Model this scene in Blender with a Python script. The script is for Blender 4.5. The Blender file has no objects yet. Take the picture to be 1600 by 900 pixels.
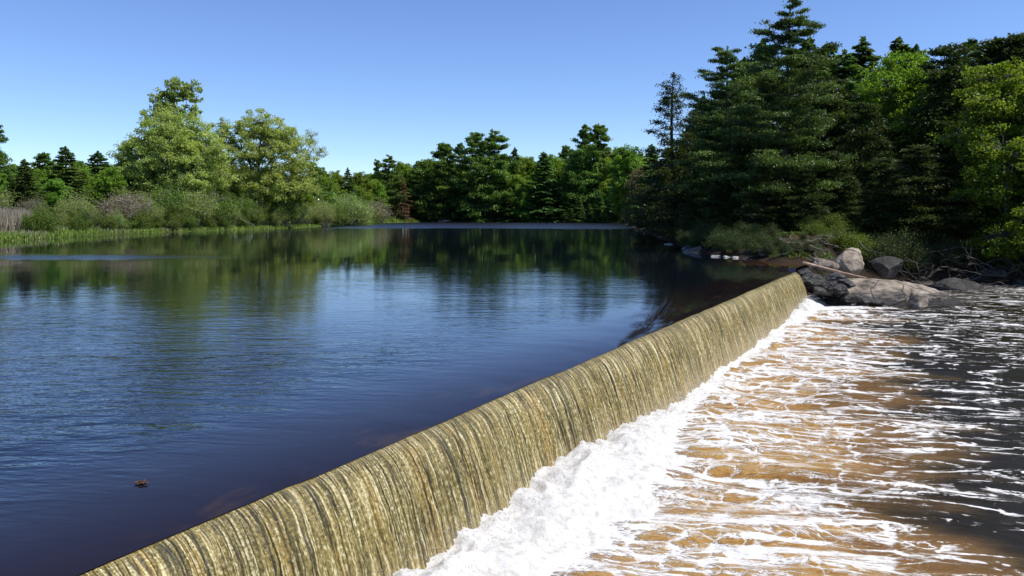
import bpy, bmesh, math, random
import numpy as np
from mathutils import Vector, Matrix

# ------------------------------------------------------------------ camera, sky, sun, exposure
scene = bpy.context.scene
F, YH, CH = 1256.0, 335.0, 2.6            # focal length (px of 1600), horizon row, camera height over the lake
cam_d = bpy.data.cameras.new("camera"); cam = bpy.data.objects.new("camera", cam_d)
scene.collection.objects.link(cam); scene.camera = cam
cam.location = (0, 0, CH); cam.rotation_euler = (math.radians(90), 0, 0)
cam_d.sensor_width = 36; cam_d.lens = F / 1600 * 36; cam_d.shift_y = -(450 - YH) / 1600
cam_d.clip_start = 0.1; cam_d.clip_end = 5000

SUN_AZ = math.radians(105)                 # compass style: 0 = +Y, 90 = +X
SUN_EL = math.radians(56)
world = bpy.data.worlds.new("World"); scene.world = world; world.use_nodes = True
wn = world.node_tree.nodes; wl = world.node_tree.links
sky = wn.new("ShaderNodeTexSky"); sky.sky_type = 'NISHITA'; sky.sun_disc = False
sky.sun_elevation = SUN_EL; sky.sun_rotation = SUN_AZ
sky.air_density = 1.0; sky.dust_density = 0.0; sky.ozone_density = 6.0; sky.altitude = 1800
bg = wn["Background"]; bg.inputs[1].default_value = 0.125
hsv_sky = wn.new('ShaderNodeHueSaturation'); hsv_sky.inputs['Saturation'].default_value = 1.04; hsv_sky.inputs['Hue'].default_value = 0.508
wl.new(sky.outputs[0], hsv_sky.inputs['Color']); wl.new(hsv_sky.outputs[0], bg.inputs[0])
sun_d = bpy.data.lights.new("sun", 'SUN'); sun = bpy.data.objects.new("sun", sun_d)
scene.collection.objects.link(sun)
sun_d.energy = 4.4; sun_d.angle = math.radians(0.53); sun_d.color = (1.0, 0.95, 0.87)
sdir = Vector((math.sin(SUN_AZ) * math.cos(SUN_EL), math.cos(SUN_AZ) * math.cos(SUN_EL), math.sin(SUN_EL)))
sun.rotation_euler = sdir.to_track_quat('Z', 'Y').to_euler()
scene.view_settings.view_transform = 'Standard'; scene.view_settings.look = 'None'
scene.view_settings.exposure = 0.48; scene.view_settings.gamma = 1.0
scene.view_settings.use_curve_mapping = False
scene.render.engine = 'CYCLES'
scene.cycles.use_denoising = True
scene.cycles.max_bounces = 5; scene.cycles.diffuse_bounces = 2; scene.cycles.glossy_bounces = 2
scene.cycles.transmission_bounces = 4; scene.cycles.transparent_max_bounces = 4
scene.cycles.caustics_reflective = False; scene.cycles.caustics_refractive = False

COL = scene.collection
rng = np.random.default_rng(7)
random.seed(7)

# ------------------------------------------------------------------ small helpers
_T = np.random.default_rng(99).random((64, 64, 64)).astype(np.float32)
def vnoise(x, y, z=0.0):
    x, y, z = np.broadcast_arrays(np.asarray(x, float), np.asarray(y, float), np.asarray(z, float))
    xi, yi, zi = np.floor(x).astype(int), np.floor(y).astype(int), np.floor(z).astype(int)
    fx, fy, fz = x - xi, y - yi, z - zi
    fx, fy, fz = [t * t * (3 - 2 * t) for t in (fx, fy, fz)]
    def g(a, b, c): return _T[(xi + a) & 63, (yi + b) & 63, (zi + c) & 63]
    r = 0
    for a in (0, 1):
        for b in (0, 1):
            for c in (0, 1):
                r = r + g(a, b, c) * (fx if a else 1 - fx) * (fy if b else 1 - fy) * (fz if c else 1 - fz)
    return r * 2 - 1
def fbm(x, y, z=0.0, o=4):
    s, a, r = 0, 1, 0
    for i in range(o):
        k = 2.03 ** i
        r = r + a * vnoise(x * k + 17.3 * i, y * k + 5.1 * i, z * k + 9.7 * i); s += a; a *= 0.5
    return r / s
def smooth(a, b, x):
    t = np.clip((x - a) / (b - a), 0, 1); return t * t * (3 - 2 * t)

def mesh_from(name, verts, quads=None, tris=None, attrs=None, uvs=None, smooth_shade=False, mats=None, mat_idx=None):
    me = bpy.data.meshes.new(name)
    verts = np.ascontiguousarray(verts, dtype=np.float32)
    loops, starts, totals, n = [], [], [], 0
    if quads is not None and len(quads):
        q = np.asarray(quads, np.int32); loops.append(q.ravel()); starts.append(np.arange(len(q)) * 4); totals.append(np.full(len(q), 4)); n = len(q) * 4
    if tris is not None and len(tris):
        t = np.asarray(tris, np.int32); loops.append(t.ravel()); starts.append(n + np.arange(len(t)) * 3); totals.append(np.full(len(t), 3))
    loops = np.concatenate(loops).astype(np.int32); starts = np.concatenate(starts).astype(np.int32)
    me.vertices.add(len(verts)); me.vertices.foreach_set("co", verts.ravel())
    me.loops.add(len(loops)); me.loops.foreach_set("vertex_index", loops)
    me.polygons.add(len(starts)); me.polygons.foreach_set("loop_start", starts)
    me.update(calc_edges=True)
    if smooth_shade: me.polygons.foreach_set("use_smooth", np.ones(len(starts), bool))
    for k, a in (attrs or {}).items():
        at = me.attributes.new(k, 'FLOAT', 'POINT'); at.data.foreach_set("value", np.asarray(a, np.float32).ravel())
    for k, a in (uvs or {}).items():
        uv = me.uv_layers.new(name=k); uv.data.foreach_set("uv", np.asarray(a, np.float32)[loops].ravel())
    if mats is not None:
        for m in (mats if isinstance(mats, (list, tuple)) else [mats]): me.materials.append(m)
        if mat_idx is not None: me.polygons.foreach_set("material_index", np.asarray(mat_idx, np.int32))
    me.validate()
    return me

def link(name, data, parent=None):
    o = bpy.data.objects.new(name, data); COL.objects.link(o)
    if parent is not None: o.parent = parent
    return o
def tag(o, label=None, cat=None, group=None, kind=None):
    if label: o["label"] = label
    if cat: o["category"] = cat
    if group: o["group"] = group
    if kind: o["kind"] = kind
    return o

def grid_quads(nu, nv):
    i = np.arange(nu - 1)[:, None]; j = np.arange(nv - 1)[None, :]
    a = (i * nv + j).ravel()
    return np.stack([a, a + nv, a + nv + 1, a + 1], 1)

def tubes(paths, sides=5):
    """paths: list of (points Nx3, radii N) -> verts, quads, tris"""
    V, Q, T, n = [], [], [], 0
    ang = np.arange(sides) / sides * 2 * math.pi
    for P, R in paths:
        P = np.asarray(P, float); R = np.asarray(R, float); m = len(P)
        d = np.gradient(P, axis=0); d /= np.linalg.norm(d, axis=1)[:, None] + 1e-9
        ref = np.array([0.31, 0.95, 0.05]) if abs(d[0, 2]) > 0.7 else np.array([0, 0, 1.0])
        u = np.cross(d, ref); u /= np.linalg.norm(u, axis=1)[:, None] + 1e-9
        w = np.cross(d, u)
        ring = P[:, None, :] + R[:, None, None] * (np.cos(ang)[None, :, None] * u[:, None, :] + np.sin(ang)[None, :, None] * w[:, None, :])
        V.append(ring.reshape(-1, 3))
        i = np.arange(m - 1)[:, None]; j = np.arange(sides)[None, :]; j2 = (j + 1) % sides
        Q.append(np.stack([n + i * sides + j, n + i * sides + j2, n + (i + 1) * sides + j2, n + (i + 1) * sides + j], -1).reshape(-1, 4))
        k = n + (m - 1) * sides
        T.append(np.array([[k, k + s, k + s + 1] for s in range(1, sides - 1)]))
        T.append(np.array([[n, n + s + 1, n + s] for s in range(1, sides - 1)]))
        n += m * sides
    return np.concatenate(V), np.concatenate(Q), np.concatenate(T)

# ------------------------------------------------------------------ materials
def new_mat(name):
    m = bpy.data.materials.new(name); m.use_nodes = True
    nt = m.node_tree; nt.nodes.clear()
    out = nt.nodes.new("ShaderNodeOutputMaterial")
    return m, nt, nt.nodes, nt.links, out
def N(nt, t, **kw):
    n = nt.nodes.new(t)
    for k, v in kw.items(): setattr(n, k, v)
    return n
def ramp(nt, fac, stops, interp='LINEAR'):
    r = N(nt, "ShaderNodeValToRGB"); r.color_ramp.interpolation = interp
    e = r.color_ramp.elements
    while len(e) > 1: e.remove(e[-1])
    e[0].position = stops[0][0]; e[0].color = (*stops[0][1], 1)
    for p, c in stops[1:]:
        x = e.new(p); x.color = (*c, 1)
    nt.links.new(fac, r.inputs[0]); return r.outputs[0]
def mathn(nt, op, a, b=None, clamp=False):
    n = N(nt, "ShaderNodeMath", operation=op); n.use_clamp = clamp
    for i, v in enumerate((a, b)):
        if v is None: continue
        if isinstance(v, (int, float)): n.inputs[i].default_value = v
        else: nt.links.new(v, n.inputs[i])
    return n.outputs[0]
def mixc(nt, fac, a, b, mode='MIX'):
    n = N(nt, "ShaderNodeMix", data_type='RGBA', blend_type=mode)
    for s, v in ((0, fac), (6, a), (7, b)):
        if isinstance(v, (int, float)): n.inputs[s].default_value = v
        elif isinstance(v, tuple): n.inputs[s].default_value = (*v, 1)
        else: nt.links.new(v, n.inputs[s])
    return n.outputs[2]
def mapr(nt, v, a, b, c=0.0, d=1.0, smoothstep=True):
    n = N(nt, "ShaderNodeMapRange"); n.interpolation_type = 'SMOOTHSTEP' if smoothstep else 'LINEAR'
    nt.links.new(v, n.inputs[0])
    for i, x in enumerate((a, b, c, d)): n.inputs[i + 1].default_value = x
    return n.outputs[0]
def noise(nt, vec, scale, detail=4, rough=0.55, dist=0.0):
    n = N(nt, "ShaderNodeTexNoise"); n.inputs["Scale"].default_value = scale; n.inputs["Detail"].default_value = detail
    n.inputs["Roughness"].default_value = rough; n.inputs["Distortion"].default_value = dist
    if vec is not None: nt.links.new(vec, n.inputs["Vector"])
    return n.outputs[0]
def mapping(nt, vec, scale=(1, 1, 1), loc=(0, 0, 0), rot=(0, 0, 0)):
    n = N(nt, "ShaderNodeMapping"); n.inputs["Scale"].default_value = scale; n.inputs["Location"].default_value = loc
    n.inputs["Rotation"].default_value = rot; nt.links.new(vec, n.inputs["Vector"]); return n.outputs[0]
def objco(nt): return N(nt, "ShaderNodeTexCoord").outputs["Object"]
def uvco(nt, name):
    n = N(nt, "ShaderNodeUVMap"); n.uv_map = name; return n.outputs[0]
def bump(nt, h, strength, dist=0.05, normal=None):
    n = N(nt, "ShaderNodeBump"); nt.links.new(h, n.inputs["Height"]); n.inputs["Distance"].default_value = dist
    if isinstance(strength, (int, float)): n.inputs["Strength"].default_value = strength
    else: nt.links.new(strength, n.inputs["Strength"])
    if normal is not None: nt.links.new(normal, n.inputs["Normal"])
    return n.outputs[0]

def leaf_mat(name, c_dark, c_mid, c_light, trans=0.35, hue_var=0.03, rough=0.5, spec=0.25):
    m, nt, nn, ll, out = new_mat(name)
    at = N(nt, "ShaderNodeAttribute"); at.attribute_name = "var"
    col = ramp(nt, at.outputs["Fac"], [(0.0, c_dark), (0.5, c_mid), (1.0, c_light)])
    oi = N(nt, "ShaderNodeObjectInfo")
    hsv = N(nt, "ShaderNodeHueSaturation")
    ll.new(mapr(nt, oi.outputs["Random"], 0, 1, 0.5 - hue_var, 0.5 + hue_var, False), hsv.inputs["Hue"])
    ll.new(mapr(nt, oi.outputs["Random"], 0, 1, 0.90, 1.12, False), hsv.inputs["Value"])
    ll.new(col, hsv.inputs["Color"])
    p = N(nt, "ShaderNodeBsdfPrincipled"); ll.new(hsv.outputs[0], p.inputs["Base Color"])
    p.inputs["Roughness"].default_value = rough; p.inputs["Specular IOR Level"].default_value = spec
    t = N(nt, "ShaderNodeBsdfTranslucent")
    g = N(nt, "ShaderNodeMix", data_type='RGBA', blend_type='MULTIPLY'); g.inputs[0].default_value = 1
    ll.new(hsv.outputs[0], g.inputs[6]); g.inputs[7].default_value = (1.25, 1.2, 0.45, 1); ll.new(g.outputs[2], t.inputs[0])
    mx = N(nt, "ShaderNodeMixShader"); mx.inputs[0].default_value = trans
    ll.new(p.outputs[0], mx.inputs[1]); ll.new(t.outputs[0], mx.inputs[2]); ll.new(mx.outputs[0], out.inputs[0])
    return m
def bark_mat(name, a, b, scale=6):
    m, nt, nn, ll, out = new_mat(name)
    v = mapping(nt, objco(nt), (scale, scale, scale * 0.25)); n = noise(nt, v, 1.0, 6, 0.65)
    p = N(nt, "ShaderNodeBsdfPrincipled"); ll.new(ramp(nt, n, [(0.3, a), (0.7, b)]), p.inputs["Base Color"])
    p.inputs["Roughness"].default_value = 0.9; ll.new(bump(nt, n, 0.8, 0.03), p.inputs["Normal"]); ll.new(p.outputs[0], out.inputs[0])
    return m

M = {}
M['pine'] = leaf_mat('pine_needles', (0.0374, 0.068, 0.023), (0.0935, 0.1572, 0.0426), (0.2182, 0.3015, 0.0708), 0.28, 0.012)
M['pinefar'] = leaf_mat('far_pine_needles', (0.0542, 0.1019, 0.0307), (0.1356, 0.2359, 0.057), (0.3164, 0.4523, 0.0948), 0.3, 0.012)
M['spruce'] = leaf_mat('spruce_needles', (0.0311, 0.0646, 0.0194), (0.0778, 0.149, 0.035), (0.1685, 0.2732, 0.0583), 0.28, 0.02)
M['cedar'] = leaf_mat('cedar_sprays', (0.021, 0.036, 0.012), (0.0526, 0.0826, 0.024), (0.12, 0.165, 0.045), 0.28, 0.015)
M['deadneedle'] = leaf_mat('dead_needles', (0.065, 0.039, 0.0208), (0.169, 0.091, 0.0455), (0.286, 0.169, 0.091), 0.2, 0.01)
M['green'] = leaf_mat('spring_leaves', (0.0714, 0.1349, 0.0191), (0.1587, 0.2698, 0.035), (0.2698, 0.3967, 0.0555), 0.5, 0.022)
M['maple'] = leaf_mat('maple_leaves', (0.0732, 0.1341, 0.0149), (0.1546, 0.2607, 0.0248), (0.2768, 0.4024, 0.0497), 0.5, 0.01)
M['willow'] = leaf_mat('willow_leaves', (0.1972, 0.2894, 0.0822), (0.3551, 0.4654, 0.1409), (0.5525, 0.6541, 0.2231), 0.52, 0.012)
M['poplar'] = leaf_mat('poplar_leaves', (0.1373, 0.2059, 0.0589), (0.2451, 0.3333, 0.0882), (0.4509, 0.5293, 0.1764), 0.5, 0.01)
M['shrub'] = leaf_mat('shrub_leaves', (0.1347, 0.1925, 0.0577), (0.2311, 0.3081, 0.0925), (0.3658, 0.4428, 0.154), 0.42, 0.018)
M['bud'] = leaf_mat('budding_leaves', (0.108, 0.108, 0.054), (0.18, 0.168, 0.072), (0.264, 0.24, 0.108), 0.35, 0.01)
M['brush'] = leaf_mat('undergrowth_leaves', (0.054, 0.096, 0.018), (0.12, 0.192, 0.0336), (0.216, 0.288, 0.06), 0.45, 0.015)
M['reed'] = leaf_mat('dry_reed', (0.184, 0.156, 0.12), (0.322, 0.286, 0.2325), (0.483, 0.455, 0.39), 0.25, 0.008)
M['grass'] = leaf_mat('bank_grass', (0.0966, 0.1656, 0.0276), (0.1794, 0.276, 0.0483), (0.3312, 0.3726, 0.1104), 0.35, 0.005)
M['litterleaf'] = leaf_mat('fallen_needles', (0.07, 0.0315, 0.0112), (0.168, 0.0805, 0.0245), (0.266, 0.147, 0.049), 0.1, 0.0)
M['bark'] = bark_mat('dark_bark', (0.02, 0.016, 0.012), (0.075, 0.06, 0.045))
M['greybark'] = bark_mat('grey_bark', (0.05, 0.045, 0.04), (0.17, 0.15, 0.13))
M['twig'] = bark_mat('grey_twigs', (0.13, 0.115, 0.10), (0.30, 0.27, 0.24), 9)
M['driftwood'] = bark_mat('driftwood', (0.07, 0.055, 0.042), (0.28, 0.24, 0.195), 5)
M['redwood'] = bark_mat('stripped_log', (0.26, 0.12, 0.065), (0.60, 0.45, 0.34), 3)
M['deadwood'] = bark_mat('dead_wood', (0.03, 0.024, 0.018), (0.12, 0.10, 0.08), 5)

def rock_mat(name, wet=0.0, base=((0.08, 0.064, 0.048), (0.30, 0.24, 0.18), (0.50, 0.43, 0.34)), seed=0.0, wetline=None):
    m, nt, nn, ll, out = new_mat(name)
    co = mapping(nt, objco(nt), (1, 1, 1), (seed, seed * .7, 0))
    a = noise(nt, co, 1.6, 8, 0.62, 0.3); b = noise(nt, mapping(nt, co, (1.4, 1.4, 5), rot=(0.3, 0.5, 0)), 1.2, 6, 0.6, 0.8); f = noise(nt, co, 22, 5, 0.7)
    mixv = mathn(nt, 'ADD', mathn(nt, 'MULTIPLY', a, 0.55), mathn(nt, 'MULTIPLY', b, 0.45))
    col = ramp(nt, mixv, [(0.38, base[0]), (0.48, base[1]), (0.60, base[2])])
    col = mixc(nt, mapr(nt, f, 0.52, 0.75, 0, 0.55), col, (0.09, 0.08, 0.065))
    vo = N(nt, 'ShaderNodeTexVoronoi', feature='DISTANCE_TO_EDGE'); vo.inputs['Scale'].default_value = 0.7
    wv2 = N(nt, 'ShaderNodeVectorMath', operation='MULTIPLY_ADD'); nz2 = N(nt, 'ShaderNodeTexNoise'); nz2.inputs['Scale'].default_value = 2.0; nz2.inputs['Detail'].default_value = 5; ll.new(co, nz2.inputs['Vector']); ll.new(nz2.outputs['Color'], wv2.inputs[0]); wv2.inputs[1].default_value = (0.5, 0.5, 0.5); ll.new(co, wv2.inputs[2]); ll.new(wv2.outputs[0], vo.inputs['Vector'])
    crk = mapr(nt, vo.outputs['Distance'], 0.0, 0.035, 1.0, 0.0); col = mixc(nt, mathn(nt, 'MULTIPLY', crk, 0.55), col, (0.02, 0.017, 0.013))
    lich = noise(nt, co, 3.3, 5, 0.7); col = mixc(nt, mapr(nt, lich, 0.60, 0.72, 0, 0.5), col, (0.36, 0.34, 0.22))
    p = N(nt, "ShaderNodeBsdfPrincipled")
    rough = 0.85
    if wetline is not None:
        geo = N(nt, "ShaderNodeNewGeometry"); sep = N(nt, "ShaderNodeSeparateXYZ"); ll.new(geo.outputs["Position"], sep.inputs[0])
        hz = mathn(nt, 'ADD', sep.outputs[2], mathn(nt, 'MULTIPLY', mathn(nt, 'SUBTRACT', b, 0.5), 1.1))
        w = mapr(nt, hz, wetline[0], wetline[1], 1.0, 0.0)
        col = mixc(nt, w, col, mixc(nt, f, (0.012, 0.011, 0.009), (0.075, 0.065, 0.05)))
        ll.new(mapr(nt, w, 0, 1, 0.85, 0.22, False), p.inputs["Roughness"])
    elif wet: p.inputs["Roughness"].default_value = 0.25; 
    else: p.inputs["Roughness"].default_value = rough
    ll.new(col, p.inputs["Base Color"])
    h = mathn(nt, 'SUBTRACT', mathn(nt, 'ADD', mathn(nt, 'MULTIPLY', a, 0.7), mathn(nt, 'MULTIPLY', f, 0.4)), mathn(nt, 'MULTIPLY', crk, 0.35))
    ll.new(bump(nt, h, 1.0, 0.22), p.inputs["Normal"]); ll.new(p.outputs[0], out.inputs[0])
    return m
M['rock'] = rock_mat('granite', seed=3.0)
M['rockwet'] = rock_mat('granite_wet_foot', seed=8.0, wetline=(-1.45, -0.95))
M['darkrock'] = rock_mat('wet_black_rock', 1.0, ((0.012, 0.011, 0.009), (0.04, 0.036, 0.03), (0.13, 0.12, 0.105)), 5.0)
M['shaderock'] = rock_mat('granite_painted_shade', 0, ((0.012, 0.011, 0.010), (0.035, 0.032, 0.029), (0.085, 0.08, 0.072)), 6.0)  # granite with the shade of bank and trees put into its colour
M['palerock'] = rock_mat('pale_stone', 0, ((0.25, 0.23, 0.2), (0.45, 0.43, 0.39), (0.6, 0.58, 0.54)), 2.0)

# ------------------------------------------------------------------ dam frame of reference
P0 = np.array([-2.59, 7.24]); P1 = np.array([13.63, 38.4])
TD = (P1 - P0) / np.linalg.norm(P1 - P0); MD = np.array([TD[1], -TD[0]])      # along the crest / downstream
S_END = float(np.linalg.norm(P1 - P0))
S_BEG = -26.0
LOW = -1.7
def sn_to_xy(s, n): return P0[0] + s * TD[0] + n * MD[0], P0[1] + s * TD[1] + n * MD[1]
def xy_to_sn(x, y):
    dx, dy = x - P0[0], y - P0[1]; return dx * TD[0] + dy * TD[1], dx * MD[0] + dy * MD[1]
def crest_edge(s): return -0.12 + 0.02 * vnoise(s * 2.3, 3.3) + 0.03 * vnoise(s * 0.5, 8.3)
def lake_z(n): return -0.13 * np.exp(np.minimum(n, 0) / 0.9) - 0.03 * np.exp(np.minimum(n, 0) / 1.6)

# ------------------------------------------------------------------ ground
SHORE = np.array([(-80, -40), (-66, 20), (-54, 55), (-48.5, 76), (-51, 99), (-50, 117), (-43.5, 136), (-39, 163), (-40, 192), (-40, 233), (-28, 268),
                  (0, 275), (20, 264), (35, 240), (29.5, 215), (26.0, 181), (19.5, 121), (14.3, 76), (12.9, 59.4), (12.3, 50.2), (13.4, 45.2), (14.3, 41.5),
                  (14.6, 39.2), (16.0, 40.0), (17.6, 43.2), (20.5, 46.0), (24, 48.2), (28, 49.3), (34, 50), (46, 52), (90, 56), (90, -40)], float)
def poly_sd(x, y, P):
    d2 = np.full(x.shape, 1e18); inside = np.zeros(x.shape, bool)
    for i in range(len(P)):
        ax, ay = P[i]; bx, by = P[(i + 1) % len(P)]
        ex, ey = bx - ax, by - ay; wx, wy = x - ax, y - ay
        t = np.clip((wx * ex + wy * ey) / (ex * ex + ey * ey), 0, 1)
        d2 = np.minimum(d2, (wx - t * ex) ** 2 + (wy - t * ey) ** 2)
        c = ((ay > y) != (by > y)) & (x < ex * (y - ay) / (ey if abs(ey) > 1e-9 else 1e-9) + ax)
        inside ^= c
    return np.where(inside, -1, 1) * np.sqrt(d2)
def ground_z(x, y):
    x = np.asarray(x, float); y = np.asarray(y, float)
    sd = poly_sd(x, y, SHORE) + 0.5 * fbm(x * 0.35, y * 0.35, 0.0, 3) * smooth(30, 60, np.hypot(x, y)) + 0.25 * fbm(x * 1.1, y * 1.1, 2.0, 3)
    s, n = xy_to_sn(x, y)
    down = smooth(-1.5, 0.8, n) * (x > 5)                          # bank of the lower river: from -1.7 up
    left = smooth(0, -20, x) * (y < 240)
    far = smooth(225, 250, y)
    H = 1.25 * (1 - left) + 1.15 * left; W = 5.0 * (1 - left) + 11.0 * left
    up = -0.25 + 0.35 * smooth(-0.3, 0.8, sd) + (H - 0.1) * smooth(0.3, W, sd)
    lo = -2.1 + 0.8 * smooth(-0.2, 0.9, sd) + 2.45 * smooth(0.5, 3.3, sd)
    z = up * (1 - down) + lo * down
    z = z + smooth(1, 8, sd) * 0.25 * fbm(x * 0.15, y * 0.15, 5.0, 4) + smooth(0, 2, sd) * 0.10 * fbm(x * 0.9, y * 0.9, 7.0, 3)
    z = z + smooth(20, 120, sd) * 3.0 + smooth(60, 400, sd) * 4
    z = np.where(sd < 0, np.minimum(z, -0.25 * (1 - down) - 2.1 * down) - np.minimum(-sd, 2.5), z)
    return z
def axis(segs):
    out = []
    for a, b, st in segs: out.append(np.arange(a, b, st))
    return np.unique(np.concatenate(out + [np.array([segs[-1][1]])]))
gx = axis([(-900, -120, 40), (-120, -60, 3), (-60, -30, 1.0), (-30, 8, 3), (8, 36, 0.33), (36, 60, 2), (60, 120, 5), (120, 900, 40)])
gy = axis([(-300, -40, 40), (-40, 34, 6), (34, 62, 0.33), (62, 130, 1.5), (130, 300, 2.5), (300, 400, 10), (400, 1600, 60)])
GX, GY = np.meshgrid(gx, gy, indexing='ij'); GZ = ground_z(GX, GY)
m, nt, nn, ll, out = new_mat('forest_floor')
co = objco(nt)
at = N(nt, "ShaderNodeAttribute"); at.attribute_name = "litter"
n1 = noise(nt, co, 0.9, 8, 0.65); n2 = noise(nt, co, 5.0, 6, 0.7); n3 = noise(nt, co, 30.0, 4, 0.7)
grass_c = ramp(nt, n2, [(0.3, (0.05, 0.075, 0.018)), (0.55, (0.10, 0.15, 0.03)), (0.75, (0.20, 0.19, 0.08))])
lit_c = ramp(nt, mathn(nt, 'ADD', mathn(nt, 'MULTIPLY', n2, 0.5), mathn(nt, 'MULTIPLY', n3, 0.5)), [(0.35, (0.02, 0.013, 0.008)), (0.5, (0.07, 0.04, 0.02)), (0.65, (0.18, 0.10, 0.04))])
soil_c = ramp(nt, n3, [(0.35, (0.012, 0.009, 0.006)), (0.7, (0.06, 0.042, 0.027))])
ats = N(nt, "ShaderNodeAttribute"); ats.attribute_name = "soil"  # bare soil, plus painted shade on the right bank's slope and edge
c = mixc(nt, at.outputs["Fac"], grass_c, lit_c); c = mixc(nt, ats.outputs["Fac"], c, soil_c)
p = N(nt, "ShaderNodeBsdfPrincipled"); ll.new(c, p.inputs["Base Color"]); p.inputs["Roughness"].default_value = 0.95
p.inputs["Specular IOR Level"].default_value = 0.1
ll.new(bump(nt, mathn(nt, 'ADD', n2, n3), 0.8, 0.08), p.inputs["Normal"]); ll.new(p.outputs[0], out.inputs[0]); M['ground'] = m
sdg = poly_sd(GX, GY, SHORE)
litter = np.where(GX > 2, 1.0, smooth(14, 24, sdg)); litter = np.clip(litter + 0.3 * fbm(GX * .3, GY * .3, 1), 0, 1)
sl = np.hypot(*[g for g in np.gradient(GZ, gx, gy)])
soil = np.clip(smooth(0.3, 0.7, sl) * (GX > 2) + smooth(0.9, 0.2, sdg) * 0.8 + smooth(4.0, 2.4, sdg) * (GX > 2), 0, 1)  # bare soil, plus painted shade on the right bank's slope and edge
me = mesh_from('ground', np.stack([GX, GY, GZ], -1).reshape(-1, 3), grid_quads(len(gx), len(gy)), attrs={'litter': litter, 'soil': soil}, smooth_shade=True, mats=M['ground'])
tag(link('ground', me), kind='structure')

# ------------------------------------------------------------------ lake (upper water)
m, nt, nn, ll, out = new_mat('lake_water')
co = objco(nt); sep = N(nt, "ShaderNodeSeparateXYZ"); ll.new(co, sep.inputs[0]); X, Y = sep.outputs[0], sep.outputs[1]
p = N(nt, "ShaderNodeBsdfPrincipled")
uv = N(nt, "ShaderNodeSeparateXYZ"); ll.new(uvco(nt, 'dam'), uv.inputs[0]); Sx, Nx = uv.outputs[0], uv.outputs[1]
shal = mathn(nt, 'MULTIPLY', mapr(nt, Sx, 35.5, 38.0), mapr(nt, Nx, -5.0, -2.0))
silt = noise(nt, mapping(nt, uvco(nt, 'dam'), (0.5, 1.6, 1)), 1.0, 6, 0.6)
weed = mathn(nt, 'MULTIPLY', mapr(nt, silt, 0.56, 0.68), mapr(nt, Nx, -1.6, -0.5))
colr = mixc(nt, weed, (0.0035, 0.0050, 0.0105), (0.024, 0.013, 0.008)); colr = mixc(nt, mapr(nt, Nx, -3.0, -0.8), colr, (0.011, 0.007, 0.009)); colr = mixc(nt, weed, colr, (0.028, 0.016, 0.009))
colr = mixc(nt, shal, colr, (0.060, 0.026, 0.010))
ll.new(colr, p.inputs["Base Color"]); p.inputs["Roughness"].default_value = 0.03; p.inputs["IOR"].default_value = 1.5
# wind-ruffled patches and calm lanes
def gauss(v, c0, w):
    d = mathn(nt, 'DIVIDE', mathn(nt, 'SUBTRACT', v, c0), w); return mathn(nt, 'POWER', 2.718, mathn(nt, 'MULTIPLY', mathn(nt, 'MULTIPLY', d, d), -1.0))
wob = noise(nt, mapping(nt, co, (0.02, 0.02, 1)), 1.0, 3)
Yw = mathn(nt, 'ADD', Y, mathn(nt, 'MULTIPLY', mathn(nt, 'SUBTRACT', wob, 0.5), 40))
band1 = mathn(nt, 'MULTIPLY', mapr(nt, Yw, 142, 160), mapr(nt, X, -45, -25))
band2 = mathn(nt, 'MULTIPLY', gauss(Y, 49.0, 2.6), mapr(nt, X, -14, -24))
patch = noise(nt, mapping(nt, co, (0.06, 0.045, 1)), 1.0, 4, 0.6)
calm = mapr(nt, Y, 16, 48, 1.05, 0.07)
rough = mathn(nt, 'MULTIPLY', calm, mapr(nt, patch, 0.35, 0.65, 0.35, 1.2))
neardam = mapr(nt, Nx, -3.4, -0.6, 1.0, 0.12)
rough = mathn(nt, 'MULTIPLY', mathn(nt, 'MULTIPLY', rough, neardam), mapr(nt, Sx, 4.0, 11.0, 1.0, 0.28))
amp = mathn(nt, 'ADD', rough, mathn(nt, 'ADD', mathn(nt, 'MULTIPLY', band1, 4.5), mathn(nt, 'MULTIPLY', band2, 1.3)))
w1 = noise(nt, mapping(nt, co, (0.55, 1.7, 1), rot=(0, 0, 0.12)), 1.0, 2, 0.5, 0.6)
w2 = noise(nt, mapping(nt, co, (1.6, 4.6, 1), rot=(0, 0, -0.22)), 1.0, 3, 0.5, 0.5)
w3 = noise(nt, mapping(nt, co, (6, 13, 1), rot=(0, 0, 0.3)), 1.0, 2, 0.5)
hh = mathn(nt, 'ADD', mathn(nt, 'MULTIPLY', w1, 0.42), mathn(nt, 'ADD', mathn(nt, 'MULTIPLY', w2, 0.34), mathn(nt, 'MULTIPLY', w3, 0.09)))
hh = mathn(nt, 'MULTIPLY', hh, amp)
w0 = noise(nt, mapping(nt, co, (0.16, 0.62, 1), rot=(0, 0, 0.05)), 1.0, 3, 0.55, 0.4)
amp0 = mathn(nt, 'MULTIPLY', mathn(nt, 'MULTIPLY', mapr(nt, patch, 0.38, 0.66, 0.04, 0.24), mapr(nt, Y, 60, 130, 1.0, 0.4)), mathn(nt, 'MULTIPLY', neardam, mapr(nt, Sx, 4.0, 14.0, 1.0, 0.45)))
hh = mathn(nt, 'ADD', hh, mathn(nt, 'MULTIPLY', w0, amp0))
rgh = mathn(nt, 'ADD', mapr(nt, Y, 40, 140, 0.03, 0.085), mathn(nt, 'ADD', mathn(nt, 'MULTIPLY', band1, 0.26), mathn(nt, 'MULTIPLY', band2, 0.16)))
ll.new(rgh, p.inputs["Roughness"])      # ripples too small and far to resolve
ll.new(bump(nt, hh, 1.0, 0.10), p.inputs["Normal"]); ll.new(p.outputs[0], out.inputs[0]); M['lake'] = m
ss = axis([(-60, S_BEG, 4), (S_BEG, 0, 0.5), (0, S_END + 1, 0.12), (S_END + 1, 60, 1), (60, 460, 8)])
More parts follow.
